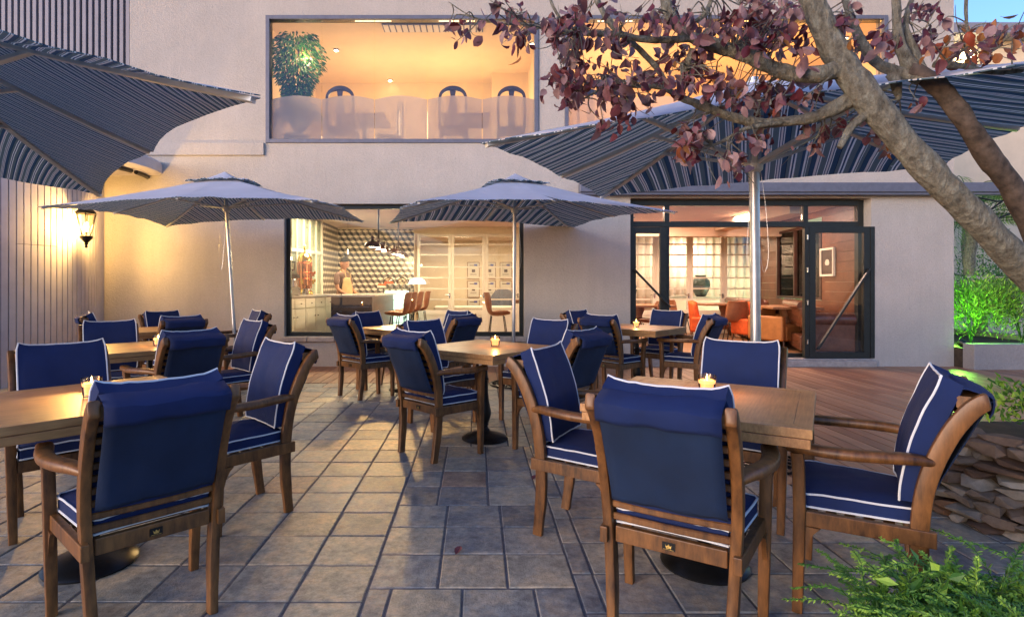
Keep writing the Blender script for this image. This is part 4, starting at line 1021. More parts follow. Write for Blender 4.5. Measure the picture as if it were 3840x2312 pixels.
# pendant lamps over the bar: one rail of three shades on each rod
def make_pend():
    t = thing('rail_pendant_lamp', (0, 0, 0), 0, '-', 'pendant lamp', 'dark three-shade rail lamps above the bar')
    g = MB(); g.tube([(0, 0, .17), (0, 0, .75)], .016, 8); g.lathe([(.05, .745), (.05, .765), (0, .77)], n=12); g.build('rod', M['walnut'], t)
    g = MB(); g.sweep([(0, -.62, .17), (0, .62, .17)], rr(.022, .022, .003, 1), (1, 0, 0)); g.build('rail', M['walnut'], t)
    for y in (-.58, 0, .58):
        g = MB(); g.lathe([(.14, 0), (.143, .006), (.138, .03), (.12, .065), (.085, .095), (.04, .105), (.03, .12), (.03, .16), (.022, .19), (0, .19)], (0, y, 0), 24); g.lathe([(.136, .004), (.115, .06), (.03, .098)], (0, y, 0), 24)
        sh_ = g.build('lamp_shade', M['walnut'], t, smooth=True)
        g = MB(); g.lathe([(0, .012), (.10, .016), (.10, .022), (0, .03)], (0, y, 0), 18); g.build('bulb', M['bulb'], sh_, smooth=True)
    for y in (-.58, 0, .58): light('pendant_light', 'POINT', (0, y, -.02), 7, (1, .74, .38), .05, t)
    return t
pdl = make_pend(); plu = [False]
place(pdl, plu, (-1.75, 9.98, 1.88), 0, 'near dark rail lamp with three shades above the bar')
place(pdl, plu, (-1.66, 11.85, 1.87), 0, 'far dark rail lamp with three shades above the bar')
t = thing('table_lamp', (-1.36, 12.75, FL), 0, 'white glowing lamp shade beside the display case', 'lamp')
g = MB(); g.lathe([(.09, 0), (.09, .02), (.014, .04), (.012, 1.17)], n=14); g.build('stem', M['brass'], t, smooth=True)
g = MB(); g.lathe([(.20, 1.16), (.17, 1.24), (.09, 1.29), (.04, 1.30)], n=24); g.build('lamp_shade', emit('white_shade', (1, .93, .88), .5), t, smooth=True)
# ceiling lights of the cafe
for x, y, e in ((-2.9, 10.9, 26), (-.6, 11.2, 26), (.4, 15.3, 30), (-1.2, 15.2, 22)):
    light('ceiling_light', 'AREA', (x, y, 2.6), e * .66, (1, .80, .50), .8)
for x, y, e, c in ((3.6, 11.2, 26, (1, .62, .40)), (5.3, 10.8, 34, (1, .66, .50)), (5.6, 14.5, 24, (1, .72, .50)), (3.4, 14.4, 20, (1, .74, .50)), (2.4, 10.2, 16, (1, .64, .42))):
    light('ceiling_light', 'AREA', (x, y, 2.6), e * .95, c, .7)
dl = None; du = [False]
t = thing('downlight', (0, 0, 0), 0, '-', 'ceiling light', 'small round ceiling lights inside the cafe')
g = MB(); g.lathe([(.0, -.012), (.05, -.012), (.052, 0)], n=16); g.build('lens', M['glow'], t)
g = MB(); g.lathe([(.053, -.014), (.07, -.01), (.072, 0)], n=16); g.build('trim', M['white'], t)
for x, y, lb in ((2.75, 9.6, 'downlight behind the tip of the middle parasol'), (4.0, 12.8, 'downlight high behind the glass doors, near the middle'), (-.35, 14.6, 'first downlight beyond the glazed doors from the left'), (.75, 14.4, 'second downlight beyond the glazed doors from the left'), (1.0, 15.6, 'third downlight beyond the glazed doors, farther back')):
    place(t, du, (x, y, 2.619), 0, lb)

t = thing('assumed_spotlight', (-1.55, 9.08, 2.60), 0, 'small assumed ceiling spotlight inside the picture window, added to light the paving', 'ceiling light')  # assumed lamp, added to throw the warm pool of light on the paving
g = MB(); g.lathe([(.03, -.05), (.045, -.04), (.05, .0), (.03, .018)], n=16); g.build('housing', M['dark'], t, smooth=True); g = MB(); g.lathe([(0, -.053), (.028, -.052), (.0285, -.050)], n=14); g.build('lens', M['bulb'], t)
sp_ = bpy.data.lights.new('assumed_spot_beam', 'SPOT'); sp_.energy = 165; sp_.color = (1, .60, .20); sp_.spot_size = R(40); sp_.spot_blend = .6; sp_.shadow_soft_size = .09
so_ = bpy.data.objects.new('assumed_spot_beam', sp_); COL.objects.link(so_); so_.parent = t; so_.location = (0, 0, -.06)
so_.rotation_euler = (Vector((-.75, 4.4, 0)) - Vector((-1.55, 9.08, 2.54))).to_track_quat('-Z', 'Y').to_euler()

# ------------------------------------------------------------------ lounge behind the glass doors
def make_wing():
    t = thing('orange_wing_chair', (0, 0, 0), 0, '-', 'armchair', 'orange upholstered armchairs in the lounge')
    g = MB(); n = 10; v = []; f = []
    for i in range(n + 1):
        s = i / n; z = .25 + .85 * s
        for j in range(9):
            u = -1 + j / 4; v.append((u * (.33 - .05 * max(0, s - .7) * 2), -.30 - .05 * s + .18 * u * u * (1 - .35 * s), z - .06 * abs(u) ** 3 * s))
    for i in range(n):
        for j in range(8): f.append((i * 9 + j, i * 9 + j + 1, (i + 1) * 9 + j + 1, (i + 1) * 9 + j))
    g.add(v, f); o = g.build('backrest', M['orange'], t, smooth=True); o.modifiers.new('s', 'SOLIDIFY').thickness = .09
    g = MB(); g.box((-.28, -.28, .26), (.28, .30, .46)); g.build('seat', M['orange'], t, bevel=.04, seg=3)
    for s in (-1, 1):
        g = MB(); g.box((s * .30 - .06, -.25, .26), (s * .30 + .06, .26, .66)); g.build('armrest', M['orange'], t, bevel=.045, seg=3)
        for y in (-.26, .26): g = MB(); g.sweep([(s * .27, y, .26), (s * .29, y + (.03 if y > 0 else -.03), 0)], rr(.04, .04, .005, 1), (1, 0, 0), [1, .6]); g.build('leg', M['deskwood'], t)
    return t
wc = make_wing(); wu = [False]
for p_, a_, lb in (((4.62, 11.5), -115, 'orange velvet armchair left of the lounge table'), ((5.30, 10.9), -160, 'orange velvet armchair half behind the thick silver pole')):
    place(wc, wu, (p_[0], p_[1], FL), R(a_), lb).scale = (.86, .86, .74)
shc = make_shell(.44, 'shell_chair', 'chair', 'brown shell chairs in the lounge'); sh2 = [False]
for x, y, a_, lb in ((4.28, 11.9, -95, 'brown shell chair left of the first orange armchair'), (5.02, 10.95, -10, 'brown shell chair between the two orange armchairs'), (3.0, 11.5, -100, 'brown shell chair seen through the narrow left leaf'), (3.3, 10.8, 80, 'dark shell chair by the small table behind the narrow left leaf')):
    place(shc, sh2, (x, y, FL), R(a_), lb)
def make_ltable():
    t = thing('lounge_table', (0, 0, 0), 0, '-', 'table', 'wooden pedestal tables in the lounge')
    g = MB(); g.box((-.62, -.42, .70), (.62, .42, .745)); g.build('tabletop', M['deskwood'], t, bevel=.008)
    g = MB(); g.lathe([(.06, .18), (.10, .24), (.06, .32), (.055, .40), (.09, .44), (.07, .52), (.11, .62), (.12, .70)], n=20); g.build('column', M['deskwood'], t, smooth=True)
    for k in range(4):
        a_ = k * math.pi / 2 + .6; u = Vector((math.cos(a_), math.sin(a_), 0)); g = MB()
        g.sweep(smoothpath([u * .04 + Vector((0, 0, .28)), u * .16 + Vector((0, 0, .22)), u * .26 + Vector((0, 0, .06)), u * .36 + Vector((0, 0, .02))], 4), rr(.05, .05, .01, 1), (0, 0, 1)); g.build('foot', M['deskwood'], t)
    return t
lt = make_ltable(); lu = [False]
for x, y, a_, lb in ((5.35, 12.2, 5, 'farther wooden lounge table behind the orange armchairs'), (5.75, 10.5, 80, 'nearer wooden lounge table on a turned column beside the open door'), (3.2, 11.2, 0, 'dark lounge table behind the narrow left leaf')):
    place(lt, lu, (x, y, FL), R(a_), lb)
# buttoned leather sofas along the plank wall
def sofa(x, y, rz, W_, lb, mat='sofa'):
    t = thing('buttoned_sofa', (x, y, FL), rz, lb, 'sofa', 'leather sofas in the lounge')
    g = MB(); nx, nz = int(W_ / .04), 12; v = []; f = []
    for i in range(nx + 1):
        for j in range(nz + 1):
            X = -W_ / 2 + W_ * i / nx; s = j / nz; z = .42 + .38 * s; tf = .022 * abs(math.cos(X * 21)) * abs(math.sin(s * 9.4))
            yb = -.36 + .02 - .10 * max(0, s - .75) * 4 * .5 - tf if True else 0
            v.append((X, .0 - .30 - .08 * s + tf, z))
    for i in range(nx):
        for j in range(nz): f.append((i * (nz + 1) + j, (i + 1) * (nz + 1) + j, (i + 1) * (nz + 1) + j + 1, i * (nz + 1) + j + 1))
    g.add(v, f); o = g.build('backrest', M[mat], t, smooth=True); md_ = o.modifiers.new('s', 'SOLIDIFY'); md_.thickness = .1
    g = MB(); g.tube([(-W_ / 2, -.42, .79), (W_ / 2, -.42, .79)], .075, 12); g.build('rolled_top', M[mat], t, smooth=True)
    g = MB(); g.box((-W_ / 2, -.45, .06), (W_ / 2, .32, .30)); g.build('base', M[mat], t, bevel=.02)
    for k in range(2): g = MB(); g.box((-W_ / 2 + .06 + k * (W_ / 2 - .06), -.30, .305), ((k) * (W_ / 2 - .06) - .01, .34, .46)); g.build('seat_cushion', M[mat], t, bevel=.045, seg=3)
    for s in (-1, 1):
        g = MB(); g.box((s * W_ / 2 - .07, -.4, .06), (s * W_ / 2 + .07, .33, .56)); g.tube([(s * W_ / 2, -.42, .58), (s * W_ / 2, .34, .58)], .11, 14); g.build('armrest', M[mat], t, smooth=True)
    return t
sofa(6.05, 11.9, R(-97), 2.0, 'dark buttoned leather sofa along the plank wall under the side window')
sofa(5.95, 9.75, R(-110), 1.5, 'dark buttoned leather sofa seen through the folded right door leaf')
t = thing('tan_tub_chair', (5.55, 10.35, FL), R(-150), 'tan leather armchair right of the thick silver pole', 'armchair')
g = MB(); g.box((-.33, -.3, .14), (.33, .33, .42)); g.build('seat', M['tan'], t, bevel=.04, seg=3)
g = MB(); g.box((-.33, -.38, .14), (.33, -.26, .70)); g.build('backrest', M['tan'], t, bevel=.04, seg=3)
for s in (-1, 1): 
    g = MB(); g.box((s * .36 - .06, -.36, .14), (s * .36 + .06, .32, .58)); g.build('armrest', M['tan'], t, bevel=.035, seg=3)
    for y in (-.3, .27): g = MB(); g.tube([(s * .3, y, 0), (s * .3, y, .15)], .02, 8); g.build('leg', M['walnut'], t)
# console with vase and book, wall picture, pendant bell
t = thing('console_cabinet', (5.35, 14.5, FL), 0, 'cream console behind the partition under the big vase', 'cabinet')
g = MB(); g.box((-.8, -.2, 0), (.8, .2, .80)); g.build('body', M['white'], t, bevel=.005); g = MB(); g.box((-.84, -.23, .802), (.84, .22, .84)); g.build('top', M['marble'], t, bevel=.004)
t = thing('vase', (5.75, 14.5, FL + .842), 0, 'large dark glazed vase on the cream console', 'vase')
g = MB(); g.lathe([(.11, 0), (.13, .02), (.20, .16), (.235, .30), (.21, .42), (.13, .49), (.12, .51), (.15, .54), (.14, .55), (.11, .52)], n=28); g.build('body', M['vase'], t, smooth=True)
g = MB(); g.lathe([(.225, .24), (.242, .245), (.24, .26), (.228, .265)], n=28); g.build('band', M['greyframe'], t, smooth=True)
t = thing('vase', (3.85, 14.4, FL), 0, 'round dark vase seen through the narrow left door leaf', 'vase')
g = MB(); g.lathe([(.12, .75), (.2, .9), (.235, 1.02), (.2, 1.16), (.12, 1.24), (.15, 1.28), (.11, 1.26)], n=28); g.build('body', M['vase'], t, smooth=True)
g = MB(); g.lathe([(.25, 0), (.25, .03), (.10, .06), (.10, .70), (.22, .72), (.22, .748)], n=4); g.build('pedestal', M['deskwood'], t)
t = thing('open_book', (5.2, 14.45, FL + .842), R(10), 'dark open book left of the big vase', 'book')
g = MB(); g.box((-.22, -.12, 0), (.22, .12, .008)); g.build('cover', M['green_book'], t); g = MB(); g.box((-.205, -.11, .009), (.205, .11, .03)); g.build('pages', M['paper'], t)
pc = mp @ Vector((3.32, .012, 1.66))
t = thing('framed_picture', pc, math.atan2(-uv_.y, -uv_.x) , 'white framed dark picture on the plank wall seen through the door leaf', 'picture frame')
a = Vector((6.65, 13.3, 0)); b = Vector((6.12, 8.92, 0)); ud = (b - a).normalized(); t.rotation_euler = (0, 0, math.atan2(ud.y, ud.x))
g = MB(); frame_rect(g, -.24, .24, -.25, .25, .035, -.04, -.002); g.build('frame', M['white'], t)
g = MB(); g.box((-.205, -.02, -.215), (.205, -.012, .215)); g.build('canvas', M['walnut'], t)
g = MB(); g.lathe([(0, 0), (.06, .01), (.08, .05), (.05, .10), (0, .11)], (0, -.024, -.06), 14, mat=Matrix.Diagonal((1, .02, 1, 1))); g.build('pale_motif', M['paper'], t)
t = thing('ceiling_speaker', at(2372, 845, 9.4), 0, 'small dark bell shaped fitting at the top left of the doors', 'light fitting')
g = MB(); g.lathe([(.05, .0), (.045, .03), (.015, .07), (.012, .12), (.04, .125), (.04, .135)], n=16); g.build('bell', M['black'], t, smooth=True)
g = MB(); g.tube([(0, 0, .13), (0, 0, .45)], .006, 6); g.build('stem', M['black'], t)

# ------------------------------------------------------------------ barista
def skinmesh(name, verts, edges, radii, mat, parent, root=0, sub_=1, loc=None):
    me = bpy.data.meshes.new(name); me.from_pydata(verts, edges, []); me.materials.append(mat)
    o = bpy.data.objects.new(name, me); COL.objects.link(o); o.parent = parent
    md_ = o.modifiers.new('skin', 'SKIN'); 
    for i, r in enumerate(radii): me.skin_vertices[0].data[i].radius = r if isinstance(r, tuple) else (r, r)
    me.skin_vertices[0].data[root].use_root = True; md_.use_smooth_shade = True
    s_ = o.modifiers.new('sub', 'SUBSURF'); s_.levels = sub_; s_.render_levels = sub_
    return o
ba = thing('person', (-2.66, 11.15, FL), R(-112), 'barista in brown shirt and tan apron looking down behind the bar', 'person')
V = [(0, 0, .92), (0, 0, 1.08), (0, .0, 1.22), (0, -.01, 1.33), (0, .0, 1.40), (0, .02, 1.46)]; E_ = [(i, i + 1) for i in range(5)]; RD = [(.155, .11), (.14, .10), (.165, .115), (.14, .10), (.055, .055), (.05, .05)]
def chain(par, pts, rads):
    k = par
    for p_, r in zip(pts, rads): V.append(p_); E_.append((k, len(V) - 1)); RD.append(r); k = len(V) - 1
    return k
for s in (-1, 1):
    w_ = chain(3, [(s * .17, 0, 1.32), (s * .215, .01, 1.20), (s * .225, .03, 1.06), (s * .20, .16, .98), (s * .15, .26, .93), (s * .14, .30, .92)], [.062, .05, .042, .036, .026, (.034, .018)])
    for q, (dx, L_) in enumerate(((-.026, .062), (-.009, .072), (.009, .068), (.025, .055))):
        chain(w_, [(s * .14 + dx, .345, .918), (s * .14 + dx, .345 + L_ * .55, .905), (s * .14 + dx, .345 + L_ * .8, .885)], [.009, .0085, .007])
    chain(w_, [(s * .14 - s * .036, .315, .91), (s * .14 - s * .05, .345, .90)], [.010, .008])
    chain(0, [(s * .09, 0, .82), (s * .095, .01, .48), (s * .10, -.01, .08), (s * .10, .10, .035)], [.085, .058, .042, (.045, .035)])
skinmesh('body', V, E_, RD, M['skin'], ba)
# head as a shaped mesh
def head(parent):
    g = MB(); nu, nv_ = 24, 20
    for i in range(nv_ + 1):
        th = math.pi * i / nv_
        for j in range(nu):
            ph = 2 * math.pi * j / nu; x = math.sin(th) * math.sin(ph); y = math.sin(th) * math.cos(ph); z = math.cos(th)
            X = .078 * x; Y = .098 * y; Z = .125 * z
            if z < 0: X *= 1 - .28 * (-z) ** 1.2; Y *= 1 - .10 * (-z); Y += .012 * (-z)
            f_ = max(0, math.cos(ph)) ** 14 * (1 if y > 0 else 0)
            Y += f_ * (.030 * math.exp(-((z + .18) / .16) ** 2) + .008 * math.exp(-((z - .28) / .12) ** 2) - .006 * math.exp(-((z + .40) / .06) ** 2) + .010 * math.exp(-((z + .52) / .07) ** 2) + .012 * math.exp(-((z + .85) / .15) ** 2))
            e_ = max(0, math.cos(ph - .42)) ** 40 + max(0, math.cos(ph + .42)) ** 40
            Y -= .010 * e_ * math.exp(-((z - .08) / .12) ** 2) if y > 0 else 0
            g.v.append(Vector((X, Y, Z)))
    for i in range(nv_):
        for j in range(nu): g.f.append([i * nu + j, (i + 1) * nu + j, (i + 1) * nu + (j + 1) % nu, i * nu + (j + 1) % nu]); g.m.append(0); g.t.append(0)
    m_ = Matrix.Translation((0, .035, 1.565)) @ Matrix.Rotation(R(-24), 4, 'X')
    g.v = [m_ @ v for v in g.v]; o = g.build('head', M['skin'], parent, smooth=True, angle=180)
    for s in (-1, 1):
        g = MB(); g.lathe([(0, -.006), (.018, 0), (.022, .01), (.012, .012)], n=12, mat=m_ @ Matrix.Translation((s * .078, -.005, -.01)) @ Matrix.Rotation(R(90 * s), 4, 'Y') @ Matrix.Scale(1.5, 4, (1, 0, 0))); g.build('ear', M['skin'], o, smooth=True)
        g = MB(); g.lathe([(0, -.008), (.009, -.003), (.009, .003), (0, .008)], n=10, mat=m_ @ Matrix.Translation((s * .032, .083, .008))); g.build('eye', M['hair'], o, smooth=True)
    g = MB(); nu2 = 20
    for i in range(9):
        th = math.pi * .42 * i / 8
        for j in range(nu2):
            ph = 2 * math.pi * j / nu2; back = (1 - math.cos(ph)) / 2; t_ = th * (.78 + .55 * back); k = 1.03 + (.03 if i < 4 else 0)
            g.v.append(m_ @ Vector((.080 * k * math.sin(t_) * math.sin(ph), .100 * k * math.sin(t_) * math.cos(ph), .127 * (k + .03) * math.cos(t_))))
    for i in range(8):
        for j in range(nu2): g.f.append([i * nu2 + j, (i + 1) * nu2 + j, (i + 1) * nu2 + (j + 1) % nu2, i * nu2 + (j + 1) % nu2]); g.m.append(0); g.t.append(0)
    g.build('hair', M['hair'], o, smooth=True)
head(ba)
V = [(0, 0, .95), (0, 0, 1.08), (0, 0, 1.22), (0, -.01, 1.335), (0, .0, 1.385)]; E_ = [(i, i + 1) for i in range(4)]; RD = [(.172, .125), (.155, .115), (.180, .13), (.15, .11), (.07, .065)]
for s in (-1, 1): chain(3, [(s * .175, 0, 1.322), (s * .217, .008, 1.21), (s * .226, .02, 1.12)], [.074, .066, .064])
skinmesh('shirt', V, E_, RD, M['shirt'], ba)
g = MB(); v = []; f = []
for i in range(9):
    z = .55 + i * .092; hw = .20 if z < 1.0 else .20 - (z - 1.0) * .30
    for j in range(9): u = -1 + j / 4; v.append((u * hw, .150 - .05 * u * u - (.02 if z > 1.2 else 0), z))
for i in range(8):
    for j in range(8): f.append((i * 9 + j, i * 9 + j + 1, (i + 1) * 9 + j + 1, (i + 1) * 9 + j))
g.add(v, f); o = g.build('apron', M['apron'], ba, smooth=True); o.modifiers.new('s', 'SOLIDIFY').thickness = .006
g = MB()
for s in (-1, 1): g.tube(smoothpath([(s * .08, .125, 1.28), (s * .075, .095, 1.38), (s * .06, .0, 1.44), (0, -.07, 1.43)], 4), .010, 6)
g.build('apron_strap', M['apron'], o)
V = [(0, 0, .90)]; E_ = []; RD = [(.165, .12)]
for s in (-1, 1): chain(0, [(s * .095, 0, .80), (s * .10, .01, .48), (s * .105, -.01, .10)], [.10, .075, .065])
skinmesh('trousers', V, E_, RD, M['walnut'], ba)

# ------------------------------------------------------------------ upstairs dining room
UF = 3.36
g = MB(); g.box((-3.6, FY + .25, UF - .1), (7.0, 12.4, UF)); inb(g, 'upper_floor', M['deskwood'])
g = MB(); g.box((-3.7, FY + .25, 5.62), (7.0, 12.4, 5.8)); inb(g, 'upper_ceiling', M['orange_wall'])
g = MB(); g.box((-3.7, 12.2, UF), (7.0, 12.4, 5.62)); g.box((-3.7, FY + .25, UF), (-3.5, 12.2, 5.62)); g.box((6.8, FY + .25, UF), (7.0, 12.2, 5.62)); g.box((1.05, FY + .25, UF), (1.25, 12.2, 5.62))
g.box((.3, 11.6, UF), (1.05, 11.8, 5.62))
inb(g, 'upper_wall', M['orange_wall'])
g = MB(); g.box((-1.6, 9.4, 5.600), (.1, 9.7, 5.619))
vt_ = inb(g, 'ceiling_vent', M['greyframe']); g = MB()
for i in range(16): g.box((-1.58 + i * .105, 9.42, 5.592), (-1.50 + i * .105, 9.68, 5.599))
sub(g, 'vent_grille', M['white'], vt_)
for x, y, e, c in ((-2.75, 9.0, 8, (1, .72, .42)), (-2.0, 10.8, 28, (1, .68, .36)), (-.4, 10.9, 30, (1, .68, .36)), (2.6, 10.6, 44, (1, .62, .34)), (5.0, 10.2, 52, (1, .52, .14))):  # weak first one is a fill added above the plant to brighten it
    light('upstairs_light', 'POINT', (x, y, 4.3 if e > 10 else 4.9), e * .62, c, .35 if e > 10 else .1)
t = thing('upstairs_spotlight', (0, 0, 0), 0, '-', 'ceiling light', 'small lit spotlights in the upstairs ceiling')
g = MB(); g.lathe([(.0, -.03), (.035, -.028), (.04, -.005), (.04, 0)], n=14); g.build('lens', M['glow'], t); g = MB(); g.lathe([(.045, -.02), (.055, -.01), (.055, 0)], n=14); g.build('trim', M['greyframe'], t)
uu = [False]
for px, py, lb in ((1261, 186, 'upstairs spotlight near the leafy plant'), (1463, 322, 'upstairs spotlight between the first two chair backs'), (1995, 162, 'upstairs spotlight by the right edge of the left upper window'), (2390, 266, 'upstairs spotlight behind the plum leaves'), (3170, 140, 'upstairs spotlight at the right end of the upper windows')):
    Y = (5.62 - EYE) / ((HY - py) / F); Y = min(max(Y, 9.1), 12.0); p_ = at(px, py, Y); place(t, uu, (p_.x, p_.y, 5.618), 0, lb)
def make_dining():
    t = thing('dining_chair', (0, 0, 0), 0, '-', 'chair', 'dark balloon back dining chairs upstairs')
    g = MB(); arch = smoothpath([(-.21, 0, .45), (-.215, 0, .80), (-.20, 0, .98), (-.12, 0, 1.06), (0, 0, 1.085), (.12, 0, 1.06), (.20, 0, .98), (.215, 0, .80), (.21, 0, .45)], 5)
    n = len(arch); g.sweep(arch, rr(.03, .042, .006, 1), (0, 1, 0), [1 + .8 * math.exp(-((i - n / 2) / 7) ** 2) for i in range(n)]); g.build('back_frame', M['walnut'], t, smooth=True)
    g = MB(); pr_ = [(.05, 1.05), (.035, .95), (.055, .88), (.075, .72), (.05, .60), (.06, .46)]
    v = [(-w_, -.008, z) for w_, z in pr_] + [(w_, -.008, z) for w_, z in pr_] + [(-w_, .008, z) for w_, z in pr_] + [(w_, .008, z) for w_, z in pr_]; f = []
    for i in range(5): f += [(i, i + 1, 7 + i, 6 + i), (12 + i, 18 + i, 19 + i, 13 + i), (i, 12 + i, 13 + i, i + 1), (6 + i, 7 + i, 19 + i, 18 + i)]
    g.add(v, f); g.build('splat', M['walnut'], t)
    g = MB(); g.box((-.23, 0, .42), (.23, .44, .48)); g.build('seat', M['walnut'], t, bevel=.02)
    for s in (-1, 1):
        for y in (.02, .40): g = MB(); g.tube([(s * .2, y, .42), (s * .21, y, 0)], [.022, .014], 8); g.build('leg', M['walnut'], t)
    return t
dc = make_dining(); dcu = [False]
for px, lb in ((1275, 'first dark dining chair back from the leafy plant upstairs'), (1698, 'second high dining chair back from the right in the left upper window'), (1918, 'rightmost dark dining chair back in the left upper window')):
    place(dc, dcu, ((px - CX) / F * 9.15, 9.15, UF), 0, lb)
place(dc, dcu, ((1500 - CX) / F * 9.9, 9.9, UF - .02), R(110), 'dining chair turned sideways, faint behind the frosted glass')
place(dc, dcu, ((2215 - CX) / F * 9.3, 9.3, UF), R(10), 'dark dining chair behind the frosted glass of the right upper window')
for x, lb in ((-1.95, 'dark square dining table upstairs near the leafy plant'), (-.2, 'dark square dining table upstairs near the right chairs')):
    t = thing('dining_table', (x, 9.75, UF), 0, lb, 'table', 'dining tables upstairs')
    g = MB(); g.box((-.4, -.4, .71), (.4, .4, .75)); g.build('tabletop', M['walnut'], t); g = MB(); g.tube([(0, 0, 0), (0, 0, .71)], .04, 10); g.lathe([(.25, 0), (.25, .02), (.04, .05)], n=18); g.build('pedestal', M['black'], t)

# ------------------------------------------------------------------ foliage
def leafquad(g, p, d, nrm, L, W_, tone, fold=.25, curl=.2, seg=3):
    """a leaf: midrib along d, folded along it and curled"""
    d = d.normalized(); s = d.cross(nrm)
    if s.length < 1e-4: s = d.cross(Vector((.3, .5, .8)))
    s.normalize(); n = s.cross(d); prof = [(0, .02), (.22, .75), (.5, 1), (.78, .72), (1, .02)] if seg > 2 else [(0, .05), (.45, 1), (1, .04)]
    vs = []; 
    for t_, w_ in prof:
        c = p + d * (L * t_) - n * (curl * L * t_ * t_); h = W_ / 2 * w_
        vs += [c - s * h + n * (fold * h), c, c + s * h + n * (fold * h)]
    k = len(prof); fs = []
    for i in range(k - 1): a_ = i * 3; fs += [(a_, a_ + 1, a_ + 4, a_ + 3), (a_ + 1, a_ + 2, a_ + 5, a_ + 4)]
    g.add(vs, fs, 0, tone)
def rv(r): 
    return Vector((r.gauss(0, 1), r.gauss(0, 1), r.gauss(0, 1))).normalized()
# ficus upstairs
r = random.Random(5); fx = thing('indoor_plant', (-2.93, 9.12, UF), 0, 'tall leafy green plant at the left end of the upper window', 'plant')
g = MB(); g.lathe([(.16, 0), (.2, .3), (.18, .3), (0, .26)], n=18); g.build('pot', M['greyframe'], fx, smooth=True)
g = MB()
for k in range(6): a_ = k; g.tube(smoothpath([(.03 * math.cos(a_), .03 * math.sin(a_), .25), (.1 * math.cos(a_), .08 * math.sin(a_), .8), (.2 * math.cos(a_), .1 * math.sin(a_), 1.4), (.26 * math.cos(a_), .12 * math.sin(a_), 1.8)], 4), .010, 6)
g.build('stem', M['walnut'], fx)
g = MB()
for i in range(2300):
    a_ = r.uniform(0, 6.28); z = r.uniform(.62, 1.95); rad = .45 * math.sqrt(r.random()) * (.75 + .3 * math.sin(z * 5)); d_ = Vector((math.cos(a_), math.sin(a_) * .6, -.7 + r.uniform(-.4, .5)))
    leafquad(g, Vector((rad * math.cos(a_), rad * .55 * math.sin(a_), z)), d_, rv(r) + Vector((0, 0, 1)), r.uniform(.07, .11), .035, r.random(), seg=2)
g.build('foliage', M['ficus'], fx)
g = MB()
for i in range(90):
    a_ = r.uniform(0, 6.28); L_ = r.uniform(.35, .6); u = Vector((math.cos(a_), math.sin(a_) * .5, 0)); g.sweep([u * .03 + Vector((.05, 0, .35)), u * L_ * .5 + Vector((.05, 0, .65 + r.uniform(0, .15))), u * L_ + Vector((.05, 0, .45 + r.uniform(-.2, .2)))], [(-.012, 0), (0, .002), (.012, 0), (0, -.002)], None, [1, 1, .2], tone=r.random())
g.build('arching_leaves', M['ficus'], fx)

# plum tree: limbs traced as paths with their own depths
def P3(x, y, Z): return at(x * 1.5578, y * 1.5578, Z)      # x, y in a 2465 px wide reading of the photo
tree = thing('plum_tree', (3.15, 2.75, 0), 0, 'purple leaved tree with pale crossing limbs leaning in from the right', 'tree')
def limb(name, pts, rads, parent, n=5, seed=0, ns=14):
    ps = smoothpath([p - Vector((3.15, 2.75, 0)) for p in pts], n); rs = lerpl(rads, 0, n)
    rs = [q * .88 * (1 + .16 * noise.noise(p * 9 + Vector((seed, 0, 0)))) for p, q in zip(ps, rs)]
    g = MB(); g.tube(ps, rs, ns)
    for i, v in enumerate(g.v): v += Vector((noise.noise(v * 22), noise.noise(v * 22 + Vector((5, 0, 0))), noise.noise(v * 22 + Vector((0, 9, 0))))) * .007 * min(1, rs[min(i // ns, len(rs) - 1)] / .03)
    return g.build(name, M['bark'], parent, smooth=True, angle=80), [p + Vector((3.15, 2.75, 0)) for p in ps]
twigs = []
tk, _ = limb('trunk', [Vector((3.2, 2.8, .3)), Vector((2.9, 2.55, .85)), P3(2420, 600, 2.35), P3(2330, 505, 2.3), P3(2240, 415, 2.3), P3(2140, 300, 2.32), P3(2060, 200, 2.35), P3(2000, 105, 2.38), P3(1955, 0, 2.4), P3(1930, -80, 2.42)], [.10, .085, .066, .063, .062, .063, .062, .056, .052, .048], tree, ns=18)
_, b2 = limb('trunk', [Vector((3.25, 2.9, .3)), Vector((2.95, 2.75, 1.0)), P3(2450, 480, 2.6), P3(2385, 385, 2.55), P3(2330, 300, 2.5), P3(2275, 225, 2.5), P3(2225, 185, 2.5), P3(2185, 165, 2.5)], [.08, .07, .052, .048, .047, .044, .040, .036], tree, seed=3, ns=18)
_.data.materials[0] = M['bark_shade']; _['label'] = 'second trunk with shade painted into its bark'
L = []
def br(pts, rads, n=5, keep=True, seed=0):
    _, ps = limb('branch', [P3(*p) for p in pts], rads, tree, n, seed, 10)
    if keep: L.append(ps)
    return ps
br([(2020, 165, 2.37), (1975, 178, 2.36), (1920, 178, 2.4), (1865, 165, 2.42), (1800, 135, 2.45), (1740, 115, 2.48), (1675, 95, 2.5)], [.050, .043, .040, .036, .035, .034, .033])
br([(1680, 97, 2.5), (1640, 72, 2.5), (1610, 30, 2.52), (1590, -40, 2.55)], [.03, .030, .026, .022])
br([(1665, 93, 2.5), (1580, 97, 2.5), (1530, 92, 2.52), (1480, 82, 2.55), (1368, 78, 2.6), (1320, 70, 2.62), (1270, 60, 2.65), (1215, 55, 2.7), (1140, 42, 2.72), (1080, 5, 2.75)], [.020, .018, .017, .016, .014, .011, .008, .006, .004, .002])
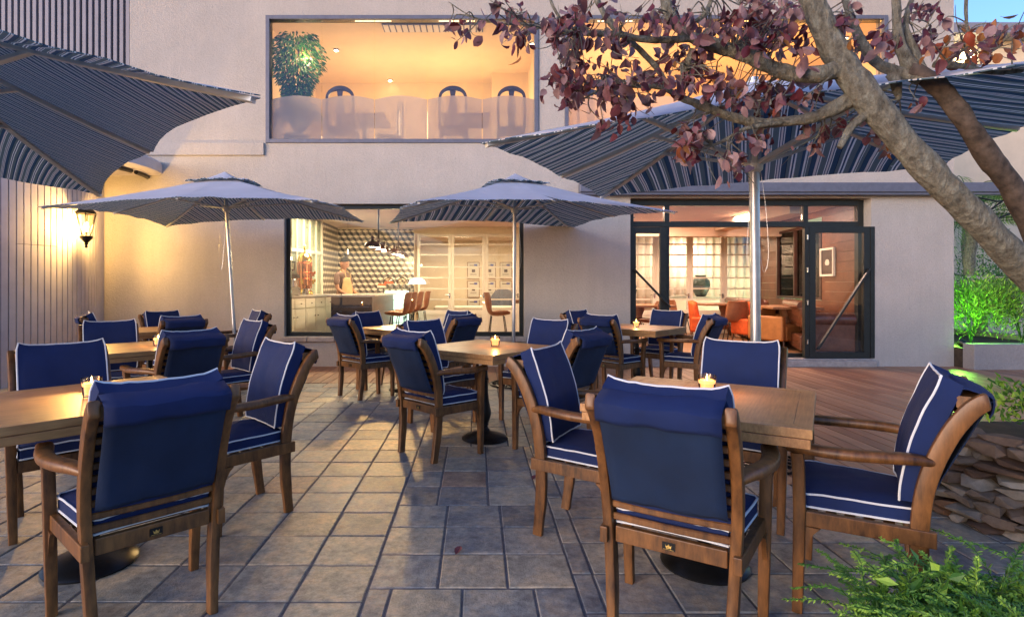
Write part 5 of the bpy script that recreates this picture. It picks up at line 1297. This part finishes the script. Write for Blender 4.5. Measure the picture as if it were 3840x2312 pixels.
br([(2065, 225, 2.36), (2030, 250, 2.38), (1990, 270, 2.4), (1950, 285, 2.42), (1900, 292, 2.45), (1840, 296, 2.48), (1770, 284, 2.5), (1690, 255, 2.52), (1640, 235, 2.54), (1590, 210, 2.56), (1540, 208, 2.58), (1460, 212, 2.6), (1400, 240, 2.62)], [.040, .036, .031, .028, .026, .026, .024, .02, .017, .014, .011, .007, .003])
br([(1640, 232, 2.54), (1645, 200, 2.54), (1652, 160, 2.53), (1668, 120, 2.52)], [.017, .016, .015, .016])
br([(1612, 222, 2.55), (1585, 170, 2.57), (1540, 120, 2.59), (1490, 75, 2.6), (1450, 25, 2.62), (1430, -30, 2.65)], [.014, .015, .014, .014, .012, .01])
br([(1500, 85, 2.58), (1470, 60, 2.6), (1440, 10, 2.62), (1430, -25, 2.65)], [.014, .013, .012, .01])
br([(1368, 75, 2.6), (1345, 40, 2.62), (1325, 0, 2.65), (1315, -40, 2.66)], [.010, .008, .007, .005])
br([(2090, 272, 2.34), (2050, 305, 2.33), (2030, 340, 2.32), (2020, 355, 2.32)], [.024, .019, .016, .012])
br([(1900, 293, 2.45), (1800, 308, 2.44), (1750, 335, 2.43), (1715, 350, 2.43)], [.012, .011, .009, .006])
br([(2215, 190, 2.5), (2150, 170, 2.52), (2105, 145, 2.54), (2065, 85, 2.56), (2035, 0, 2.58), (2020, -60, 2.6)], [.034, .028, .024, .022, .018, .015])
br([(2200, 170, 2.5), (2175, 130, 2.5), (2160, 70, 2.5), (2158, 0, 2.5), (2160, -60, 2.5)], [.036, .027, .021, .018, .016])
br([(2215, 170, 2.5), (2200, 120, 2.52), (2180, 60, 2.54), (2195, 0, 2.56), (2220, -50, 2.58)], [.030, .020, .014, .011, .01])
br([(2250, 155, 2.5), (2320, 160, 2.52), (2390, 175, 2.54), (2460, 170, 2.56)], [.017, .015, .012, .01])
br([(2150, 180, 2.52), (2160, 215, 2.5), (2165, 240, 2.5)], [.03, .022, .008])
br([(2330, -50, 2.7), (2325, 30, 2.7), (2330, 80, 2.7)], [.010, .009, .006])
br([(1625, 70, 2.5), (1690, 40, 2.5), (1720, -20, 2.5)], [.012, .011, .010])
r = random.Random(21)
# clusters: cx, cy, rx, ry, count, orange share
CL = [(1110, 45, 50, 45, 16, 0), (1100, 70, 30, 35, 6, 0), (1195, 35, 60, 45, 26, 0), (1290, 60, 60, 55, 46, 0), (1262, 95, 25, 25, 8, .1), (1380, 60, 80, 60, 80, 0), (1370, 130, 60, 45, 50, 0), (1345, 205, 60, 45, 60, 0), (1440, 200, 70, 50, 60, 0),
      (1500, 60, 70, 60, 60, 0), (1600, 45, 60, 50, 50, 0), (1530, 190, 70, 50, 60, 0), (1500, 255, 60, 35, 34, 0), (1460, 310, 22, 25, 8, 0), (1700, 60, 60, 60, 70, 0), (1800, 60, 80, 60, 130, 0), (1880, 90, 60, 70, 110, .03), (1850, 20, 90, 35, 70, 0),
      (1620, 160, 60, 60, 60, .05), (1700, 180, 60, 50, 60, .05), (1780, 220, 70, 40, 55, .05), (1860, 230, 60, 40, 55, .05), (1950, 215, 50, 40, 34, .05), (1700, 300, 60, 30, 26, .2), (1660, 340, 40, 40, 34, .25), (1655, 375, 14, 28, 10, .3),
      (1820, 340, 40, 40, 30, 0), (1775, 385, 34, 30, 26, 0), (1975, 330, 60, 30, 24, .1), (2110, 320, 35, 40, 18, .5), (2050, 265, 30, 25, 10, .1), (2150, 60, 60, 50, 22, 0), (2080, 100, 40, 40, 16, .3), (2235, 65, 50, 60, 42, 0), (2140, 125, 20, 25, 8, 1), (2210, 235, 22, 15, 6, .9),
      (2270, 115, 60, 22, 30, 1), (2350, 100, 50, 35, 34, 1), (2420, 90, 60, 50, 30, .6), (2000, 40, 60, 40, 20, 0)]
lf = MB(); tw = MB(); off3 = Vector((3.15, 2.75, 0))
allp = [p for ps in L for p in ps]
for cx_, cy_, rx, ry, n, osh in CL:
    n = int(n * 1.1)
    ctr = P3(cx_, cy_, 2.55)
    near = min(allp, key=lambda p: (p - ctr).length)
    nsub = max(2, n // 5)
    for k in range(nsub):
        a_ = r.uniform(0, 6.28); q = math.sqrt(r.random()) * .9
        tip = P3(cx_ + rx * q * math.cos(a_), cy_ + ry * q * math.sin(a_), 2.55 + r.uniform(-.28, .3))
        st = near if r.random() < .5 else min(allp, key=lambda p: (p - tip).length)
        mid = (st + tip) / 2 + rv(r) * .035 + Vector((0, 0, .02))
        tp = smoothpath([st - off3, mid - off3, tip - off3], 4); tw.tube(tp, lerpl([.0036, .0026, .0014], 0, 4), 5)
        if r.random() < .45:
            e2 = tip + Vector((r.gauss(0, .10), r.gauss(0, .08), r.gauss(.02, .10))); m2 = (tip + e2) / 2 + rv(r) * .02; tw.tube(smoothpath([mid - off3, m2 - off3, e2 - off3], 4), lerpl([.0024, .0018, .001], 0, 4), 5)
        m_ = n // nsub
        for i in range(m_):
            b0 = tip + rv(r) * r.uniform(.005, .07); dirn = Vector((r.gauss(0, .55), r.gauss(0, .55), -1.0 + r.gauss(0, .45)))
            big = r.uniform(.030, .066); tone = r.uniform(.02, .80)
            if r.random() < osh * .6: tone = r.uniform(.9, 1)
            leafquad(lf, b0 - off3, dirn, rv(r), big, big * r.uniform(.55, .78), tone, fold=r.uniform(.1, .9), curl=r.uniform(-.3, .9))
tw.build('twigs', M['bark'], tree, smooth=True); lf.build('leaves', M['leaf'], tree, smooth=True, angle=60)

# dry stone planter wall where the tree stands
r = random.Random(8); pw_ = thing('dry_stone_planter', (3.5, 3.2, 0), 0, 'round dry stone planter wall at the lower right', 'planter')
g = MB(); z = 0.0; row = 0
while z < .47:
    h = r.uniform(.032, .066); rad = .97 - z * .12; a_ = R(168) + r.uniform(0, .1)
    while a_ < R(300):
        w_ = r.uniform(.08, .22); da = w_ / rad; hh = h * r.uniform(.8, 1.15); dp = r.uniform(-.005, .03)
        c = Vector(((rad - .05 + dp) * math.cos(a_ + da / 2), (rad - .05 + dp) * math.sin(a_ + da / 2), z + hh / 2)); m_ = Matrix.Translation(c) @ Matrix.Rotation(a_ + da / 2 + r.uniform(-.18, .18), 4, 'Z') @ Matrix.Rotation(r.uniform(-.07, .07), 4, 'X')
        bm = bmesh.new(); sx = r.uniform(.08, .12)
        for q in range(22):
            v_ = Vector((r.uniform(-1, 1), r.uniform(-1, 1), r.uniform(-1, 1))); k_ = max(abs(v_.x), abs(v_.y), abs(v_.z)); v_ = v_ / k_ * r.uniform(.90, 1.0)
            bm.verts.new(m_ @ Vector((v_.x * sx * .8, v_.y * w_ * .53, v_.z * hh * .53)))
        bmesh.ops.convex_hull(bm, input=bm.verts); bm.verts.ensure_lookup_table(); used_ = [v for v in bm.verts if v.link_faces]
        ix = {v: i for i, v in enumerate(used_)}; g.add([v.co for v in used_], [[ix[v] for v in f.verts] for f in bm.faces], 0, r.uniform(.01, 1)); bm.free()
        a_ += da * .97
    z += h * .95; row += 1
g.build('stones', M['rock'], pw_)
g = MB(); arc = [(.88 * math.cos(R(k)), .88 * math.sin(R(k))) for k in range(172, 301, 8)] + [(.9, .1)]; n_ = len(arc); g.add([(x, y, 0) for x, y in arc] + [(x, y, .45) for x, y in arc], [tuple(range(n_))[::-1], tuple(range(n_, 2 * n_))] + [(i, (i + 1) % n_, n_ + (i + 1) % n_, n_ + i) for i in range(n_)]); g.build('soil', M['outlet'], pw_)
def shrub(name, loc, rx, ry, rz_, n, L_, W_, mat, lb, cat='shrub', seed=1, up=.6, z0=0.0, stems=8, tones=(0, 1), grp=None):
    r = random.Random(seed); t = thing(name, loc, 0, lb, cat, grp); g = MB(); s_ = MB()
    for k in range(stems):
        a_ = r.uniform(0, 6.28); q = r.uniform(.2, .8); s_.tube(smoothpath([(0, 0, z0), (rx * q * .4 * math.cos(a_), ry * q * .4 * math.sin(a_), z0 + rz_ * .5), (rx * q * math.cos(a_), ry * q * math.sin(a_), z0 + rz_ * .9)], 3), .006, 5)
    lobes = [(r.uniform(-.6, .6) * rx, r.uniform(-.6, .6) * ry, z0 + rz_ * r.uniform(.3, .85), r.uniform(.3, .55)) for _ in range(14)]
    for i in range(n):
        lx, ly, lz, lr = r.choice(lobes); v_ = rv(r) * (r.random() ** .4)
        p_ = Vector((lx + v_.x * lr * rx, ly + v_.y * lr * ry, max(z0 + .01, lz + v_.z * lr * rz_)))
        d_ = (Vector((v_.x, v_.y, 0)) + Vector((0, 0, up)) + rv(r) * .6)
        leafquad(g, p_, d_, rv(r), L_ * r.uniform(.6, 1.3), W_, r.uniform(*tones), seg=2, curl=.15)
    s_.build('stem', M['green'], t); g.build('foliage', mat, t); return t
shrub('creeping_plant', (2.95, 2.55, .0), .22, .22, .48, 240, .05, .03, M['green'], 'sparse trailing green shoots on the dry stone wall', 'plant', 4, stems=5)
shrub('creeping_plant', (3.2, 3.15, .0), .55, .45, .25, 900, .05, .02, M['green'], 'low green planting on top of the dry stone planter', 'plant', 14, stems=5, z0=.46, grp='plants around the stone planter')
# foreground ferns
r = random.Random(31)
t = thing('fern_clump', (1.44, 1.56, .02), 0, 'feathery bright green fern clump in the lower right corner', 'plant'); g = MB(); st = MB()
for k in range(430):
    a_ = r.uniform(0, 6.28); q = r.uniform(.15, 1); L_ = r.uniform(.24, .44); u = Vector((math.cos(a_), math.sin(a_), 0)); b0 = Vector((r.uniform(-.28, .3), r.uniform(-.22, .22), .08 + r.uniform(0, .12)))
    pts = smoothpath([b0, b0 + u * L_ * .3 * q + Vector((0, 0, L_ * .42)), b0 + u * L_ * .8 * q + Vector((0, 0, L_ * .62 - .1 * q))], 5); st.tube(pts, .002, 4)
    tn = r.uniform(.2, 1)
    for i in range(2, len(pts)):
        for m_ in range(6):
            p_ = pts[i - 1].lerp(pts[i], m_ / 6); tg = (pts[i] - pts[i - 1]).normalized(); sd = tg.cross(Vector((0, 0, 1)));
            for s in (-1, 1):
                d_ = (sd * s + tg * .7 + rv(r) * .8); leafquad(g, p_, d_, Vector((0, -.6, 1)) + rv(r) * .5, .030 * (1.25 - i / len(pts)), .0055, min(1, tn * r.uniform(.8, 1.3)), seg=2, curl=.1)
st.build('stem', M['green'], t); g.build('fronds', M['green'], t)
shrub('leafy_plant', (1.25, 1.62, 0), .20, .13, .34, 130, .045, .026, M['green'], 'small broad leaved plant creeping left of the fern clump', 'plant', 12, stems=7, z0=.02)

# garden beyond the right end of the building
g = MB(); g.box((XR + .003, 8.3, 0), (9.6, 8.5, .38)); g.box((9.4, 8.5, 0), (9.6, 12, .38)); o = g.build('planter_wall', M['stucco2'], bevel=.01); tag(o, 'low rendered planter wall right of the building', 'wall')
g = MB(); g.box((XR + .01, 8.505, 0), (9.39, 12.5, .30)); tag(g.build('planter_soil', M['outlet']), kind='structure')
shrub('garden_shrub', (8.15, 9.3, .3), .62, .45, .95, 3400, .075, .014, M['green'], 'dense fine leaved shrub lit green from below beside the building', 'shrub', 3, .9, tones=(.2, 1))
shrub('garden_shrub', (8.9, 9.2, .3), .6, .45, 1.0, 2400, .075, .016, M['green'], 'second fine leaved shrub at the far right edge', 'shrub', 6, .9, tones=(.1, .9))
# breeze block wall
bw = thing('breeze_block_wall', (7.3, 12.0, 0), 0, 'cream pierced breeze block wall behind the lit shrub', 'wall'); g = MB()
g.box((0, 0, 0), (6.5, .15, .62)); g.box((0, 0, 1.36), (6.5, .15, 1.44))
for i in range(27):
    x = i * .24; g.box((x, 0, .62), (x + .03, .14, 1.36)); g.box((x + .03, .01, .96), (x + .24, .13, .99))
    for z0 in (.62, .99):
        n = 14; cxx, czz, hw, hh = x + .135, z0 + .17, .105, .17
        for j in range(n):
            def sq(a__): c_, s__ = math.cos(a__), math.sin(a__); k = 1 / max(abs(c_) / hw, abs(s__) / hh); return (cxx + c_ * k, czz + s__ * k)
            a0, a1 = 2 * math.pi * j / n, 2 * math.pi * (j + 1) / n; o0, o1 = sq(a0), sq(a1); i0, i1 = (cxx + .062 * math.cos(a0), czz + .085 * math.sin(a0)), (cxx + .062 * math.cos(a1), czz + .085 * math.sin(a1))
            g.add([(o0[0], .03, o0[1]), (o1[0], .03, o1[1]), (i1[0], .03, i1[1]), (i0[0], .03, i0[1]), (i0[0], .12, i0[1]), (i1[0], .12, i1[1])], [(0, 1, 2, 3), (3, 2, 5, 4)])
g.build('blocks', M['cream'], bw)
def palm(loc, h, nfr, L_, lb, seed):
    r = random.Random(seed); t = thing('palm_tree', loc, 0, lb, 'palm tree', 'palms in the side garden'); g = MB()
    n = 16; g.tube([(.03 * math.sin(i), 0, h * i / n) for i in range(n + 1)], [.10 * (1 + .12 * (i % 2)) for i in range(n + 1)], 12); g.build('trunk', M['bark'], t)
    g = MB(); st = MB()
    for k in range(nfr):
        a_ = k * 2.4 + r.uniform(-.3, .3); el = r.uniform(.1, 1.2); u = Vector((math.cos(a_), math.sin(a_), 0)); Lf = L_ * r.uniform(.8, 1.1)
        pts = smoothpath([Vector((0, 0, h)), u * Lf * .35 * math.cos(el * .7) + Vector((0, 0, h + Lf * .35 * math.sin(el))), u * Lf * .75 + Vector((0, 0, h + Lf * (.45 * math.sin(el) - .10))), u * Lf + Vector((0, 0, h + Lf * (.3 * math.sin(el) - .38)))], 8); st.tube(pts, lerpl([.014, .011, .008, .003], 0, 8), 5)
        for i in range(3, len(pts)):
            tg = (pts[i] - pts[i - 1]).normalized(); sd = tg.cross(Vector((0, 0, 1))).normalized()
            for m_ in range(2):
                for s in (-1, 1): leafquad(g, pts[i - 1].lerp(pts[i], m_ / 2), sd * s + tg * .6 + Vector((0, 0, -.25)) + rv(r) * .1, Vector((0, 0, 1)), .30 * math.sin(math.pi * (i + 2) / (len(pts) + 5)) + .06, .018, r.random(), seg=2, curl=.3)
    st.build('frond_stem', M['green'], t); g.build('fronds', M['green'], t)
palm((9.45, 10.6, 0), 1.05, 16, 1.3, 'low palm with arching fronds behind the lit shrub', 2)
palm((11.3, 12.9, 0), 2.6, 22, 1.9, 'taller palm behind the breeze block wall', 5)
palm((12.7, 14.6, 0), 3.3, 22, 2.0, 'farther palm close behind the building corner', 9)
# coloured garden floodlight
t = thing('garden_floodlight', (7.50, 8.72, .36), R(20), 'small round garden floodlight glowing green at the foot of the shrub', 'floodlight')
g = MB(); g.lathe([(.035, -.06), (.055, -.03), (.06, .03), (.052, .035)], n=18, mat=Matrix.Rotation(R(-60), 4, 'X')); g.build('housing', M['black'], t, smooth=True)
g = MB(); g.lathe([(.0, .030), (.05, .030), (.05, .034), (0, .036)], n=18, mat=Matrix.Rotation(R(-60), 4, 'X')); g.build('lens', M['greenlamp'], t)
light('green_light', 'POINT', (.05, .12, .16), 15, (.30, 1, .10), .05, t)
assumed_flood = copy_tree(t); assumed_flood.location = (7.6, 12.9, .1); assumed_flood['label'] = 'small assumed garden floodlight added outside the lounge side window to light the planting'; tag(t, group='garden floodlights'); tag(assumed_flood, group='garden floodlights')  # assumed second lamp, added to brighten the bushes outside the side window
for o in assumed_flood.children:
    if o.type == 'LIGHT': o.data = o.data.copy(); o.data.energy = 70; o.data.color = (.85, 1, .6)
# house beyond with a lit porch lamp, and a slope of planting seen through the side window
nh = thing('neighbour_house', (14.5, 17, 0), 0, 'cream neighbouring house with a lit porch in the distance', 'house')
g = MB(); g.box((-4.5, 0, -.04), (6, 5, 8.6)); g.build('wall', M['cream'], nh); g = MB(); g.box((-4.9, -.6, 8.6), (6.4, 5.4, 8.9)); g.build('roof', M['slate'], nh)
for x in (-1.8, .4, 2.6): g = MB(); g.box((x, -.04, 6.4), (x + 1.1, -.005, 7.9)); g.build('window', M['greyframe'], nh)
g = MB(); g.lathe([(0, 0), (.14, .05), (.14, .25), (0, .32)], (.05, -.3, 7.9), 12); g.build('porch_lamp', M['glow'], nh)
for k, (x, y, s_) in enumerate(((8.0, 13.9, 1), (12.6, 14.0, 2), (14.3, 15.4, 7))): shrub('bank_shrub', (x, y, 0), 1.1, .8, 2.2, 1500, .10, .03, M['ficus'], ['green bush seen through the lounge side window', 'green bush farther right behind the breeze block wall', 'green bush at the foot of the neighbouring house'][k], 'shrub', 20 + s_, stems=6, grp='bushes behind the garden')

# a few dry leaves dropped on the paving and the deck
r = random.Random(77)
for k, (x, y) in enumerate(((1.9, 3.35), (2.05, 3.2), (1.7, 3.3), (.35, 3.6), (-.7, 5.4), (2.3, 3.7), (-.1, 2.6), (.9, 5.9), (2.75, 2.75), (-1.9, 3.9), (3.2, 5.2))):
    g = MB(); leafquad(g, Vector((0, 0, .002)), Vector((r.gauss(0, 1), r.gauss(0, 1), .05)), Vector((0, 0, 1)), .055, .035, r.choice([.3, .93, .97, .5]), fold=.6, curl=-.25)
    o = g.build('fallen_leaf', M['leaf'], loc=(x, y, .006), smooth=True); tag(o, 'dry fallen leaf ' + ['by the cast iron parasol base at the right', 'just right of the right foreground table pedestal', 'under the chair in front of the thick pole', 'on the tiles left of the right foreground table', 'on the tiles below the picture window', 'on the deck edge beside the thick pole base', 'alone on the tiles at the middle front', 'on the deck behind the middle table', 'by the dry stone planter', 'between the chairs on the left side', 'on the open deck before the folded door leaf'][k], 'leaf', 'fallen leaves on the terrace')
